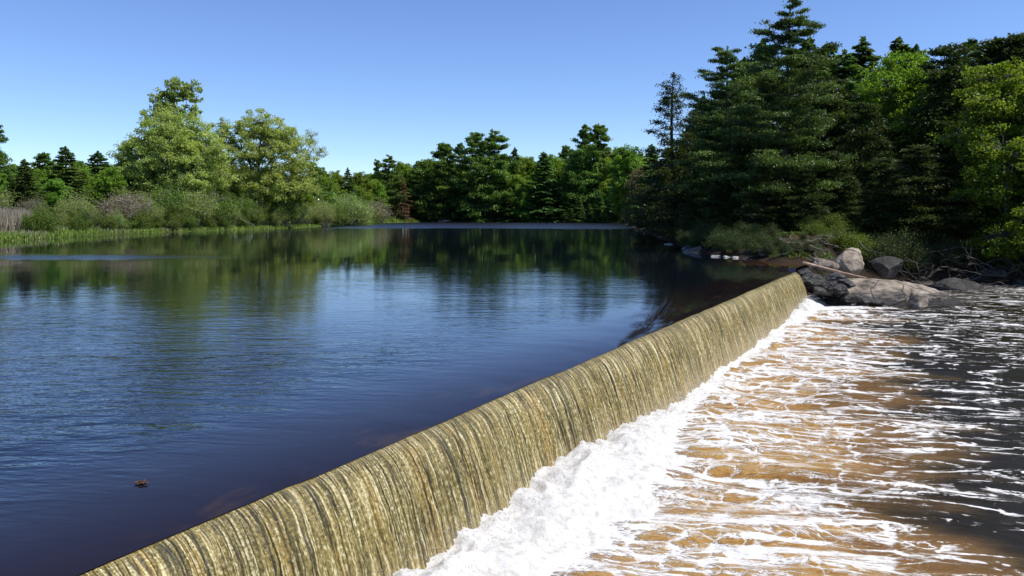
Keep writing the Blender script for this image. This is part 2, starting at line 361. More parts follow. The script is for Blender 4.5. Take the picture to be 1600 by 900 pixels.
nv = -np.concatenate([np.array([0.0, .02, .06, .1, .15, .2, .3, .4, .55, .7, .9, 1.2, 1.5, 2, 2.5, 3, 4, 5, 6, 8, 10]), np.arange(14, 330, 8)])[::-1]
SS, NN = np.meshgrid(ss, nv, indexing='ij')
NN = NN + crest_edge(SS) * np.exp(NN / 0.5)
ZZ = lake_z(NN - crest_edge(SS) * np.exp(NN / 0.5)) * ((SS < S_END + 0.3) & True)
ZZ = ZZ + 0.006 * fbm(SS * 1.5, NN * 1.5, 3.0, 2) * np.exp(NN / 2)
XX, YY = sn_to_xy(SS, NN)
me = mesh_from('lake_water', np.stack([XX, YY, ZZ], -1).reshape(-1, 3), grid_quads(len(ss), len(nv)), uvs={'dam': np.stack([SS, NN], -1).reshape(-1, 2)}, smooth_shade=True, mats=M['lake'])
tag(link('lake_water', me), kind='structure')

# ------------------------------------------------------------------ dam with its curtain of water
dam = link('overflow_dam', None); dam.location = (0, 0, 0)
tag(dam, 'long low dam with a curtain of olive gold water spilling over its crest', 'dam')
m, nt, nn, ll, out = new_mat('falling_water')
uvv = uvco(nt, 'fall'); sp = N(nt, "ShaderNodeSeparateXYZ"); ll.new(uvv, sp.inputs[0]); U, V = sp.outputs[0], sp.outputs[1]
at = N(nt, "ShaderNodeAttribute"); at.attribute_name = "ridge"
wob = noise(nt, mapping(nt, uvv, (1.5, 2.5, 1)), 1.0, 2)
uvw = N(nt, "ShaderNodeVectorMath", operation='ADD'); ll.new(uvv, uvw.inputs[0])
cmb = N(nt, "ShaderNodeCombineXYZ"); ll.new(mathn(nt, 'MULTIPLY', wob, 0.03), cmb.inputs[0]); ll.new(cmb.outputs[0], uvw.inputs[1])
st2 = noise(nt, mapping(nt, uvw.outputs[0], (40, 0.9, 1)), 1.0, 3, 0.6)
st3 = noise(nt, mapping(nt, uvw.outputs[0], (3.0, 0.2, 1)), 1.0, 3, 0.6)
hair = mathn(nt, 'ABSOLUTE', mathn(nt, 'SUBTRACT', noise(nt, mapping(nt, uvw.outputs[0], (11, 0.22, 1)), 1.0, 1, 0.4), 0.5))
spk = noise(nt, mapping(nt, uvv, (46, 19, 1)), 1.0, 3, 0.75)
foot = mapr(nt, V, 1.2, 1.95); farm = mapr(nt, U, 10, 32)
gold = ramp(nt, st3, [(0.36, (0.19, 0.155, 0.05)), (0.54, (0.26, 0.20, 0.058)), (0.70, (0.32, 0.20, 0.04))])
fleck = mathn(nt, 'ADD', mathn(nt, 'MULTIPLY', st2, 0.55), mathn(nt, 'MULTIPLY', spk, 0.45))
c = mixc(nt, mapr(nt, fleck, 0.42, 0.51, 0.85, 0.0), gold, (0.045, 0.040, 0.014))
c = mixc(nt, mapr(nt, fleck, 0.505, 0.60, 0, 0.88), c, (0.62, 0.56, 0.34))  # cream flecks painted in for the sparkle of light on the water
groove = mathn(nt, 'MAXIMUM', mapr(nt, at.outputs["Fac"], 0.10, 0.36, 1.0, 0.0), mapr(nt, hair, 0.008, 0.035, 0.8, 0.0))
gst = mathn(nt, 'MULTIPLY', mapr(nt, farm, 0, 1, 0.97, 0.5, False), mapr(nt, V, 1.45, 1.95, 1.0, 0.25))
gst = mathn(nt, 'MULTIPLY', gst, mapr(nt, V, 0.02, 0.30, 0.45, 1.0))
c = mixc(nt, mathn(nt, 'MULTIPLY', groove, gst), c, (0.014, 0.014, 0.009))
c = mixc(nt, mathn(nt, 'MULTIPLY', foot, 0.55), c, (0.40, 0.31, 0.17))
body = mathn(nt, 'SUBTRACT', fleck, mathn(nt, 'MULTIPLY', groove, 0.25))
p = N(nt, "ShaderNodeBsdfPrincipled"); ll.new(c, p.inputs["Base Color"]); p.inputs["Roughness"].default_value = 0.14; p.inputs["IOR"].default_value = 1.333
p.inputs["Specular IOR Level"].default_value = 0.8
ll.new(bump(nt, body, 0.8, 0.05), p.inputs["Normal"])
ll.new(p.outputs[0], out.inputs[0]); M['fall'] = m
cs = axis([(S_BEG, -4, 0.12), (-4, 14, 0.02), (14, S_END - 0.12, 0.03)]); cs[-1] = S_END
cv = np.concatenate([np.linspace(0, 0.30, 12), np.linspace(0.33, 1, 36)])
CS, CV = np.meshgrid(cs, cv, indexing='ij')
tt = CV * 0.60                                                  # seconds of fall
v0 = 1.18 + 0.05 * vnoise(CS * 0.6, 1.7)
n_ = crest_edge(CS) - 0.02 + v0 * tt + 0.12 * tt * tt
z_ = lake_z(np.zeros_like(CS)) - 0.008 * (CV < 0.001) - 4.9 * tt ** 2 - 0.12 * tt
wv_ = CS + 0.02 * fbm(CS * 1.3, CV * 2, 1.0, 2)
ph = wv_ * 12.5 + 0.9 * vnoise(CS * 2.7, 0.25 * CV, 3.0) + 0.6 * vnoise(CS * 6.0, 0.2 * CV, 8.0)
dep = np.clip(0.55 + 0.75 * vnoise(np.floor(ph) * 0.77, 0.5 * CV + 2.0, 5.0) + 0.35 * vnoise(CS * 0.8, 2.2), 0.08, 1.0)
rid = np.clip(np.abs(np.sin(np.pi * ph)) / dep * 0.62, 0, 1)
amp = 0.055 * smooth(0.0, 0.35, CV) + 0.012
lump = 0.016 * fbm(CS * 16, CV * 16, 9.0, 2) * smooth(0.15, 0.6, CV)
off = amp * 0.8 * (np.clip(rid * 1.6, 0, 1) - 0.5) + lump
n_ = n_ + off * smooth(0, 0.3, CV); z_ = z_ + off * 0.45 * smooth(0.05, 0.3, CV)
XX, YY = sn_to_xy(CS, n_)
arc = np.concatenate([np.zeros((len(cs), 1)), np.cumsum(np.hypot(np.diff(n_, axis=1), np.diff(z_, axis=1)), 1)], 1)
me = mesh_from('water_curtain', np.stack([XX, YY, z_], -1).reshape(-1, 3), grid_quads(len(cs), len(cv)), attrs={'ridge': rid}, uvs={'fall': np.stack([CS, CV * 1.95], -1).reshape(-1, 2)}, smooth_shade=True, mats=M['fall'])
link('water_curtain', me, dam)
# concrete sill hidden behind the curtain
m, nt, nn, ll, out = new_mat('old_concrete')
nz = noise(nt, objco(nt), 3, 8, 0.65); p = N(nt, "ShaderNodeBsdfPrincipled"); ll.new(ramp(nt, nz, [(0.3, (0.05, 0.045, 0.035)), (0.7, (0.17, 0.155, 0.13))]), p.inputs["Base Color"])
p.inputs["Roughness"].default_value = 0.7; ll.new(bump(nt, nz, 0.6, 0.04), p.inputs["Normal"]); ll.new(p.outputs[0], out.inputs[0]); M['concrete'] = m
prof = [(-0.9, -3.2), (-0.9, -0.55), (-0.7, -0.34), (-0.30, -0.30), (-0.15, -0.42), (-0.05, -3.2)]
V, Q = [], []
sl_ = np.linspace(S_BEG, S_END + 0.6, 24)
for s in sl_:
    for n, z in prof:
        x, y = sn_to_xy(s, n); V.append((x, y, z))
k = len(prof)
for i in range(len(sl_) - 1):
    for j in range(k):
        Q.append((i * k + j, i * k + (j + 1) % k, (i + 1) * k + (j + 1) % k, (i + 1) * k + j))
me = mesh_from('dam_wall', V, Q, mats=M['concrete']); link('dam_wall', me, dam)

# ------------------------------------------------------------------ lower river with foam
m, nt, nn, ll, out = new_mat('foaming_river')
du = uvco(nt, 'dam'); fl = uvco(nt, 'flow')
sp = N(nt, "ShaderNodeSeparateXYZ"); ll.new(du, sp.inputs[0]); S_, N_ = sp.outputs[0], sp.outputs[1]
wv = N(nt, "ShaderNodeTexNoise"); wv.inputs["Scale"].default_value = 0.9; wv.inputs["Detail"].default_value = 4; ll.new(fl, wv.inputs["Vector"])
def warped(sc, k, offs=0.0):
    mp = mapping(nt, fl, sc, (offs, offs * 1.7, 0))
    a = N(nt, "ShaderNodeVectorMath", operation='MULTIPLY_ADD'); ll.new(wv.outputs["Color"], a.inputs[0]); a.inputs[1].default_value = (k, k, 0); ll.new(mp, a.inputs[2])
    return a.outputs[0]
def cells(vec, rnd=1.0):
    v = N(nt, "ShaderNodeTexVoronoi", feature='DISTANCE_TO_EDGE', voronoi_dimensions='2D'); ll.new(vec, v.inputs["Vector"]); v.inputs["Scale"].default_value = 1.0
    v.inputs["Randomness"].default_value = rnd; return v.outputs["Distance"]
e1 = cells(warped((0.62, 0.95, 1), 1.7)); e2 = cells(warped((1.7, 2.4, 1), 2.1, 3.1))
tex = noise(nt, mapping(nt, fl, (7, 13, 1)), 1.0, 5, 0.7); big = noise(nt, mapping(nt, fl, (0.22, 0.6, 1)), 1.0, 5, 0.62)
strk = noise(nt, mapping(nt, fl, (0.45, 3.6, 1)), 1.0, 6, 0.62, 0.5); fine = noise(nt, mapping(nt, fl, (1.6, 13, 1)), 1.0, 4, 0.65, 0.4)
near = mapr(nt, N_, 0.8, 5.5, 1.0, 0.0, False)
jit = mathn(nt, 'ADD', mathn(nt, 'MULTIPLY', mathn(nt, 'SUBTRACT', tex, 0.5), 0.20), mathn(nt, 'MULTIPLY', mathn(nt, 'SUBTRACT', fine, 0.5), 0.22))
wid = mathn(nt, 'ADD', mathn(nt, 'MULTIPLY', near, 0.10), mapr(nt, strk, 0.40, 0.68, -0.06, 0.13))
def lines(e, k, soft):
    d = mathn(nt, 'ADD', mathn(nt, 'SUBTRACT', e, mathn(nt, 'MULTIPLY', wid, k)), mathn(nt, 'MULTIPLY', jit, 0.55)); return mapr(nt, d, -soft * 0.4, soft, 1.0, 0.0)
def veins(sc, off, dist=0.5, rough=0.6):
    n = noise(nt, mapping(nt, fl, sc, (off, off * 2.3, 0)), 1.0, 6, rough, dist); return mathn(nt, 'ABSOLUTE', mathn(nt, 'SUBTRACT', n, 0.5))
v1 = veins((0.5, 1.0, 1), 2.7, 0.8); v2 = veins((1.3, 2.8, 1), 6.1, 0.7); v3 = veins((3.5, 7.5, 1), 9.3, 0.5)
th = mathn(nt, 'ADD', mathn(nt, 'MULTIPLY', near, 0.016), mapr(nt, strk, 0.40, 0.66, -0.008, 0.038))
def vl(v, k, soft): return mapr(nt, mathn(nt, 'SUBTRACT', v, mathn(nt, 'MULTIPLY', th, k)), -0.010, soft, 1.0, 0.0)
msk = noise(nt, mapping(nt, fl, (0.4, 0.6, 1), (7, 3, 0)), 1.0, 3)
l1 = mathn(nt, 'MULTIPLY', lines(e1, 0.75, 0.075), mapr(nt, msk, 0.36, 0.52, 0.45, 1.0)); l2 = mathn(nt, 'MULTIPLY', lines(e2, 0.85, 0.10), mathn(nt, 'MULTIPLY', mapr(nt, big, 0.40, 0.60, 0.15, 0.9), mapr(nt, N_, 3.0, 7.0, 1.0, 0.25)))
f1 = mathn(nt, 'MULTIPLY', vl(v1, 0.8, 0.020), mapr(nt, fine, 0.30, 0.58, 0.45, 1.0)); f2 = mathn(nt, 'MULTIPLY', vl(v2, 1.0, 0.022), mapr(nt, big, 0.42, 0.62, 0.0, 0.8)); f3 = mathn(nt, 'MULTIPLY', vl(v3, 0.9, 0.03), mathn(nt, 'MULTIPLY', mapr(nt, strk, 0.42, 0.60, 0.0, 0.6), mapr(nt, N_, 3.0, 6.0, 1.0, 0.15)))
fo = mathn(nt, 'MAXIMUM', mathn(nt, 'MAXIMUM', f1, f2), mathn(nt, 'MAXIMUM', f3, mathn(nt, 'MAXIMUM', l1, l2)))
s2 = mathn(nt, 'ADD', strk, mathn(nt, 'MULTIPLY', near, 0.05))
fo = mathn(nt, 'MAXIMUM', fo, mathn(nt, 'MULTIPLY', mapr(nt, s2, 0.59, 0.74), mapr(nt, tex, 0.36, 0.58, 0.15, 1.0)))
fo = mathn(nt, 'MAXIMUM', fo, mathn(nt, 'MULTIPLY', mapr(nt, fine, 0.50, 0.74), mathn(nt, 'MULTIPLY', near, 0.45)))
bub = mapr(nt, noise(nt, mapping(nt, fl, (17, 20, 1)), 1.0, 2, 0.6), 0.66, 0.72)
fo = mathn(nt, 'MAXIMUM', fo, mathn(nt, 'MULTIPLY', bub, mapr(nt, big, 0.4, 0.6, 0.0, 0.6)))
edge = mathn(nt, 'ADD', N_, mathn(nt, 'MULTIPLY', mathn(nt, 'SUBTRACT', big, 0.5), -3.2))
at = N(nt, "ShaderNodeAttribute"); at.attribute_name = "froth"
froth = mathn(nt, 'ADD', at.outputs["Fac"], mathn(nt, 'MULTIPLY', mathn(nt, 'SUBTRACT', tex, 0.5), 0.9))
froth = mathn(nt, 'ADD', froth, mathn(nt, 'MULTIPLY', mathn(nt, 'SUBTRACT', strk, 0.5), 0.8))
fo = mathn(nt, 'MAXIMUM', fo, mapr(nt, froth, 0.38, 0.62))
fo = mathn(nt, 'MULTIPLY', fo, mapr(nt, tex, 0.22, 0.5, 0.55, 1.0)); fo = mathn(nt, 'MINIMUM', fo, 1.0)
# fewer lines far downstream
fo = mathn(nt, 'MULTIPLY', fo, mapr(nt, N_, 9.0, 22.0, 1.0, 0.35))
aer = mathn(nt, 'ADD', N_, mathn(nt, 'MULTIPLY', mathn(nt, 'SUBTRACT', noise(nt, mapping(nt, fl, (0.16, 0.34, 1), (4.3, 1.2, 0)), 1.0, 4, 0.6), 0.5), 9.0))
aer = mathn(nt, 'ADD', aer, mathn(nt, 'MULTIPLY', mapr(nt, S_, 0, 30, -1.8, 1.4, False), 1.0))
amber = ramp(nt, mathn(nt, 'ADD', mathn(nt, 'MULTIPLY', tex, 0.4), mathn(nt, 'MULTIPLY', strk, 0.6)), [(0.32, (0.14, 0.058, 0.012)), (0.43, (0.31, 0.165, 0.042)), (0.53, (0.41, 0.255, 0.082)), (0.7, (0.47, 0.34, 0.155))])
wcol = mixc(nt, mapr(nt, aer, 2.6, 6.2), amber, (0.018, 0.014, 0.006))
wcol = mixc(nt, mathn(nt, 'MULTIPLY', mapr(nt, aer, 2.4, 3.6, 0.0, 0.6), mapr(nt, aer, 4.0, 5.6, 1.0, 0.0)), wcol, (0.10, 0.048, 0.016))
tt0 = mapr(nt, aer, 3.2, 6.0, 0.12, 0.46)
fo = mathn(nt, 'DIVIDE', mathn(nt, 'SUBTRACT', fo, tt0), mathn(nt, 'SUBTRACT', mapr(nt, aer, 3.2, 6.0, 0.80, 0.92), tt0), True)
col = mixc(nt, fo, wcol, (0.66, 0.65, 0.63))
p = N(nt, "ShaderNodeBsdfPrincipled"); ll.new(col, p.inputs["Base Color"]); p.inputs["IOR"].default_value = 1.333; p.inputs["Specular IOR Level"].default_value = 0.3
ll.new(mapr(nt, fo, 0.1, 0.6, 0.07, 0.75, False), p.inputs["Roughness"])
rip = noise(nt, mapping(nt, fl, (3.0, 6.5, 1)), 1.0, 4, 0.6, 0.4)
hh = mathn(nt, 'ADD', mathn(nt, 'MULTIPLY', fo, 0.35), mathn(nt, 'ADD', mathn(nt, 'MULTIPLY', rip, 1.0), mathn(nt, 'MULTIPLY', tex, 0.25)))
ll.new(bump(nt, hh, mapr(nt, N_, 2.5, 7.0, 0.85, 0.38), 0.11), p.inputs["Normal"]); ll.new(p.outputs[0], out.inputs[0]); M['river'] = m
rs = axis([(S_BEG, -8, 0.6), (-8, S_END + 3, 0.11), (S_END + 3, 80, 1.0)])
rn = axis([(0.1, 9, 0.10), (9, 20, 0.3), (20, 90, 2.0)])
RS, RN = np.meshgrid(rs, rn, indexing='ij')
RX, RY = sn_to_xy(RS, RN)
FD = np.array([0.965, -0.262]); fu = RX * FD[0] + RY * FD[1]; fv = -RX * FD[1] + RY * FD[0]
wa = 0.17 * np.exp(-RN / 3.5) + 0.035
RZ = LOW + wa * (fbm(fu * 0.7, fv * 1.8, 0.0, 4) * 1.3 - 0.25 * np.abs(fbm(fu * 0.9 + 5, fv * 2.6, 3.0, 3)))
def mound(s): # height of the boiling foam along the foot
    return 0.10 + 0.38 * smooth(13.0, 7.5, s) + 0.09 * vnoise(s * 0.45, 4.4) + 0.07 * vnoise(s * 1.7, 6.4) + 0.22 * smooth(26, 33, s)
def mwidth(s): return 0.62 + 1.35 * smooth(12.5, 7.0, s) + 0.30 * vnoise(s * 0.6, 9.4) + 0.22 * vnoise(s * 2.1, 3.4) + 0.35 * smooth(26, 33, s) 
froth = np.clip(1.15 - (RN - 0.5) / (mwidth(RS) * 1.25), 0, 1) ** 1.0
dend = np.hypot(RS - (S_END + 0.3), RN - 1.2); froth = np.maximum(froth, np.clip(1.2 - dend / 2.6, 0, 1))
froth = froth * (RS < S_END + 2.5)
me = mesh_from('river_water', np.stack([RX, RY, RZ], -1).reshape(-1, 3), grid_quads(len(rs), len(rn)), attrs={'froth': froth}, uvs={'dam': np.stack([RS, RN], -1).reshape(-1, 2), 'flow': np.stack([fu, fv], -1).reshape(-1, 2)}, smooth_shade=True, mats=M['river'])
tag(link('river_water', me), kind='structure')

# boiling white foam at the foot of the curtain
m, nt, nn, ll, out = new_mat('white_foam')
co = objco(nt); a = noise(nt, co, 7, 6, 0.7); b = noise(nt, co, 26, 4, 0.7)
p = N(nt, "ShaderNodeBsdfPrincipled"); ll.new(ramp(nt, a, [(0.33, (0.40, 0.38, 0.33)), (0.52, (0.56, 0.555, 0.54))]), p.inputs["Base Color"])
p.inputs["Roughness"].default_value = 0.8; p.inputs["Specular IOR Level"].default_value = 0.2
ll.new(bump(nt, mathn(nt, 'ADD', a, mathn(nt, 'MULTIPLY', b, 0.6)), 0.5, 0.06), p.inputs["Normal"]); ll.new(p.outputs[0], out.inputs[0]); M['foam'] = m
fs = axis([(S_BEG, -6, 0.25), (-6, 16, 0.04), (16, S_END + 1.2, 0.06)]); fn = np.linspace(0, 1, 50)
FS, FN = np.meshgrid(fs, fn, indexing='ij')
Wd = mwidth(FS); nn_ = 0.12 + FN * (Wd + 0.25) + 0.05 * fbm(FS * 3, FN * 3, 1.0, 2)
shape = np.clip(smooth(0, 0.16, FN) * (1 - smooth(0.30, 1.0, FN)), 0, 1)
bil = 1 - np.abs(fbm(FS * 1.6, nn_ * 1.6, 2.0, 2)) * 1.6; bil2 = 1 - np.abs(vnoise(FS * 5.5, nn_ * 5.5, 1.0)) ; bil3 = 1 - np.abs(vnoise(FS * 13, nn_ * 13, 5.0))
spat = np.maximum(fbm(FS * 9, nn_ * 9, 6.0, 3), 0) ** 2
hz = mound(FS) * shape * (0.68 + 0.40 * bil) + (0.06 * bil2 + 0.014 * bil3 + 0.07 * spat) * smooth(0.02, 0.2, shape)
ZZ = LOW - 0.16 + hz + 0.08 * shape
XX, YY = sn_to_xy(FS, nn_)
me = mesh_from('foam', np.stack([XX, YY, ZZ], -1).reshape(-1, 3), grid_quads(len(fs), len(fn)), smooth_shade=True, mats=M['foam'])
tag(link('foam', me), 'thick white foam boiling at the foot of the dam', 'foam', kind='stuff')

# drops of spray thrown up along the foot
r = np.random.default_rng(77); nd = 6000
ds = np.where(r.random(nd) < 0.65, r.uniform(-5, 14, nd), r.uniform(14, S_END, nd)); dn = 0.42 + np.abs(r.normal(size=nd)) * 0.28 + 0.35 * r.random(nd) * (ds < 12)
dz = LOW + mound(ds) * np.clip(1 - (dn - 0.5) / 2.2, 0, 1) + r.exponential(0.07, nd); dr = r.uniform(0.003, 0.009, nd) * (0.8 + 0.02 * ds.clip(0, 40))
dx, dy = sn_to_xy(ds, dn); O6 = np.array([(1, 0, 0), (-1, 0, 0), (0, 1, 0), (0, -1, 0), (0, 0, 1.3), (0, 0, -1.3)]); T8 = np.array([(0, 2, 4), (2, 1, 4), (1, 3, 4), (3, 0, 4), (2, 0, 5), (1, 2, 5), (3, 1, 5), (0, 3, 5)])
me = mesh_from('spray', (np.stack([dx, dy, dz], 1)[:, None, :] + dr[:, None, None] * O6[None]).reshape(-1, 3), None, (np.arange(nd)[:, None, None] * 6 + T8[None]).reshape(-1, 3), mats=M['foam'])
tag(link('spray', me), 'fine white drops of spray thrown up along the foot of the dam', 'spray', kind='stuff')

# ------------------------------------------------------------------ foliage generators
def unit(v): return v / (np.linalg.norm(v, axis=-1, keepdims=True) + 1e-9)
def leaves(C, D, Nn, L, W, var):
    """one folded rhombus per leaf or needle spray"""
    D = unit(D); B = unit(np.cross(D, Nn)); n = len(C)
    L = np.broadcast_to(L, (n,))[:, None]; W = np.broadcast_to(W, (n,))[:, None]
    Nn = unit(np.cross(B, D))
    V = np.stack([C - D * L * 0.5, C + B * W * 0.5 + D * L * 0.05 + Nn * W * 0.18, C + D * L * 0.5, C - B * W * 0.5 + D * L * 0.05 + Nn * W * 0.18], 1).reshape(-1, 3)
    return V, np.arange(4 * n).reshape(-1, 4), np.repeat(np.clip(var, 0, 1), 4)
def crown_mesh(name, parts, mat):
    V, Q, A, n = [], [], [], 0
    for v, q, a in parts:
        V.append(v); Q.append(q + n); A.append(a); n += len(v)
    return mesh_from(name, np.concatenate(V), np.concatenate(Q), attrs={'var': np.concatenate(A)}, mats=mat)
def wood_mesh(name, paths, mat, sides=6):
    v, q, t = tubes(paths, sides); return mesh_from(name, v, q, t, smooth_shade=True, mats=mat)

def gen_conifer(name, seed, h, rad, bark, mat, whorl=0.45, per=7, droop=0.25, slope=0.1, upturn=0.1, bare=0.05, inner=0.15, dens=60, L=0.3, W=0.12,
                power=0.8, irregular=0.25, hang=0.2, sparse=0.0, lean=0.0, tuft=0.0, gap=0.0, flat=0.5, tight=1.0):
    r = np.random.default_rng(seed)
    tz = np.linspace(0, h, 14); wx = lean * tz + 0.02 * h * np.sin(tz / h * 3 + seed) * 0.4; wy = 0.012 * h * np.cos(tz / h * 4 + seed)
    wy = wy - wy[0]; wx = wx - wx[0]
    r0 = 0.016 * h + 0.05
    paths = [(np.stack([wx, wy, tz], 1), r0 * (1 - tz / h) ** 0.8 + 0.012)]
    parts = []
    z = bare * h + 0.1
    while z < h * 0.985:
        t = z / h; tt_ = (t - bare) / (1 - bare)
        prof = (1 - tt_) ** power * min(1, 0.55 + 2.2 * tt_)
        if gap and r.random() < gap: z += whorl * r.uniform(0.8, 1.3); continue
        k = max(3, int(per * (0.6 + 0.4 * (1 - t)))); a0 = r.uniform(0, 6.28)
        for b in range(k):
            if r.random() < sparse: continue
            l = rad * prof * (1 + irregular * r.normal()) + 0.04 * rad
            l = max(l, 0.12)
            az = a0 + b * 6.283 / k + r.normal() * 0.25
            d = np.array([math.cos(az), math.sin(az)])
            zz = z + r.normal() * whorl * 0.25
            m = 7; q = np.linspace(0, 1, m); sl = slope * (0.4 + 1.6 * t) + r.normal() * 0.08
            px = np.interp(zz, tz, wx); py = np.interp(zz, tz, wy)
            def pt(u):
                u = np.asarray(u); return np.stack([px + d[0] * l * u, py + d[1] * l * u, zz + l * (sl * u - droop * (1 - 0.6 * t) * u ** 1.6 + upturn * u ** 3)], -1)
            if l > 0.5: paths.append((pt(q), (0.012 * l + 0.008) * (1 - q * 0.85)))
            nl = max(6, int(dens * l * (1 + 0.3 * r.normal())))
            u = inner + (1 - inner) * r.random(nl) ** (0.75)
            side = r.normal(size=nl) * (0.30 * l * (1.08 - u) ** 0.7 * (0.6 + 0.4 * u) + 0.07)
            lat = np.array([-d[1], d[0], 0]); dd = np.array([d[0], d[1], 0.0])
            C = pt(u) + side[:, None] * lat
            if tuft:    # gather the needles in plumes
                nt_ = max(2, int(l * tuft)); tc = pt(inner + (1 - inner) * r.random(nt_) ** 0.6) + (r.normal(size=nt_) * 0.22 * l * 0.8)[:, None] * lat
                idx = r.integers(0, nt_, nl); sg = (0.07 * l + 0.16) * tight
                C = tc[idx] + r.normal(size=(nl, 3)) * np.array([sg, sg, sg * flat * 0.6])
            C[:, 2] += r.normal(size=nl) * 0.05 * L / 0.3 - hang * np.abs(side) * 0.6
            if tuft:
                D = dd * r.uniform(0.2, 1, nl)[:, None] + r.normal(size=(nl, 3)) * 0.55 + np.array([0, 0, 0.35])
            else:
                D = dd * r.uniform(0.5, 1.1, nl)[:, None] + np.sign(side)[:, None] * lat * r.uniform(0.1, 0.9, nl)[:, None] + np.array([0, 0, -hang]) + r.normal(size=(nl, 3)) * 0.25
            Nn = np.array([0, 0, 1.0]) + r.normal(size=(nl, 3)) * (1 - flat) * 1.1
            var = r.random(nl) * 0.6 + 0.35 * u * r.random(nl) + 0.12 * r.normal()
            parts.append(leaves(C, D, Nn, L * r.uniform(0.6, 1.3, nl), W * r.uniform(0.7, 1.3, nl), var))
        z += whorl * r.uniform(0.75, 1.25) * (1.0 if t < 0.8 else 0.7)
    # leader
    nl = 40; C = np.stack([np.full(nl, wx[-1]), np.full(nl, wy[-1]), h * (1 - 0.035 * r.random(nl))], 1) + r.normal(size=(nl, 3)) * 0.05
    parts.append(leaves(C, r.normal(size=(nl, 3)) * 0.5 + np.array([0, 0, 1]), r.normal(size=(nl, 3)), L, W, r.random(nl)))
    return dict(trunk=wood_mesh(name + '_trunk', paths, bark, 4), crown=crown_mesh(name + '_crown', parts, mat), h=h)

def gen_broadleaf(name, seed, trunk, lobes, bark, mat, n_clumps=220, per=60, L=0.2, W=0.11, clump=0.55, r0=0.25, droopy=0.0, shell=0.55, flat=0.75, limbs=True, upward=0.0, twigs=True):
    """trunk: polyline; lobes: (x,y,z, rx,ry,rz, weight)"""
    r = np.random.default_rng(seed)
    T = np.array(trunk, float); paths = []
    def smooth_path(P, n):
        P = np.array(P, float); d = np.r_[0, np.cumsum(np.linalg.norm(np.diff(P, axis=0), axis=1))]; q = np.linspace(0, d[-1], n)
        return np.stack([np.interp(q, d, P[:, i]) for i in range(3)], 1)
    TP = smooth_path(T, 12); TP[1:-1] += r.normal(size=(10, 3)) * r0 * 0.25
    paths.append((TP, r0 * np.linspace(1.25, 0.35, 12)))
    lob = np.array([l[:6] for l in lobes], float); wts = np.array([l[6] for l in lobes], float); wts /= wts.sum()
    skel = [TP[4:]]
    for l in lob:
        c = l[:3] + np.array([0, 0, l[5] * 0.35]); low = TP[np.argmin(np.linalg.norm(TP[3:] - (c * [0.35, 0.35, 0.55]), axis=1)) + 3]
        q = np.linspace(0, 1, 8)[:, None]; bow = np.array([0, 0, 0.16]) * np.linalg.norm(c - low)
        P = low * (1 - q) + c * q - bow * (4 * q * (1 - q)) * 0.5 + r.normal(size=(8, 3)) * 0.12 * np.sin(q * math.pi)
        rr = np.linspace(r0 * 0.5, 0.03, 8); paths.append((P, rr)); skel.append(P[2:])
    SK = np.concatenate(skel)
    which = r.choice(len(lob), n_clumps, p=wts)
    u = unit(r.normal(size=(n_clumps, 3))); u[:, 2] = np.where(u[:, 2] < -0.3, u[:, 2] * 0.6, u[:, 2])
    rad = shell + (1 - shell) * r.random(n_clumps) ** 0.6; deep = r.random(n_clumps) < 0.22; rad[deep] *= r.uniform(0.2, 0.7, deep.sum())
    CC = lob[which, :3] + u * rad[:, None] * lob[which, 3:] * (1 + 0.13 * r.normal(size=(n_clumps, 1)))
    parts = []
    for i in range(n_clumps):
        c = CC[i]
        base = SK[np.argmin(np.linalg.norm(SK - c, axis=1) + 0.25 * np.maximum(0, SK[:, 2] - c[2]))]
        if twigs:
            q = np.linspace(0, 1, 5)[:, None]; P = base * (1 - q) + c * q + r.normal(size=(5, 3)) * 0.06 * np.linalg.norm(c - base) * np.sin(q * math.pi)
            paths.append((P, np.linspace(0.035, 0.008, 5) * (1 + 0.25 * np.linalg.norm(c - base))))
        nl = max(4, int(per * r.uniform(0.45, 1.5))); sg = clump * r.uniform(0.6, 1.35)
        off = r.normal(size=(nl, 3)); off = off / (1 + 0.35 * np.linalg.norm(off, axis=1))[:, None]
        C = c + off * np.array([sg, sg, sg * flat])
        if droopy: C[:, 2] -= droopy * np.hypot(off[:, 0], off[:, 1]) * sg * r.random(nl)
        outd = unit(c - lob[which[i], :3])
        D = r.normal(size=(nl, 3)) * 0.8 + outd * 0.5 + np.array([0, 0, -0.5 * droopy + upward - 0.15])
        Nn = r.normal(size=(nl, 3)) * 0.75 + np.array([0, 0, 0.8]) + outd * 0.35
        var = np.clip(0.5 + 0.22 * r.normal(size=nl) + 0.14 * r.normal(), 0, 1)
        parts.append(leaves(C, D, Nn, L * r.uniform(0.6, 1.3, nl), W * r.uniform(0.7, 1.3, nl), var))
    hh = max(l[2] + l[5] for l in lob)
    hh = float(np.percentile(np.concatenate([q[0][:, 2] for q in parts]), 99.7))
    return dict(trunk=wood_mesh(name + '_trunk', paths, bark, 4), crown=crown_mesh(name + '_crown', parts, mat), h=hh)

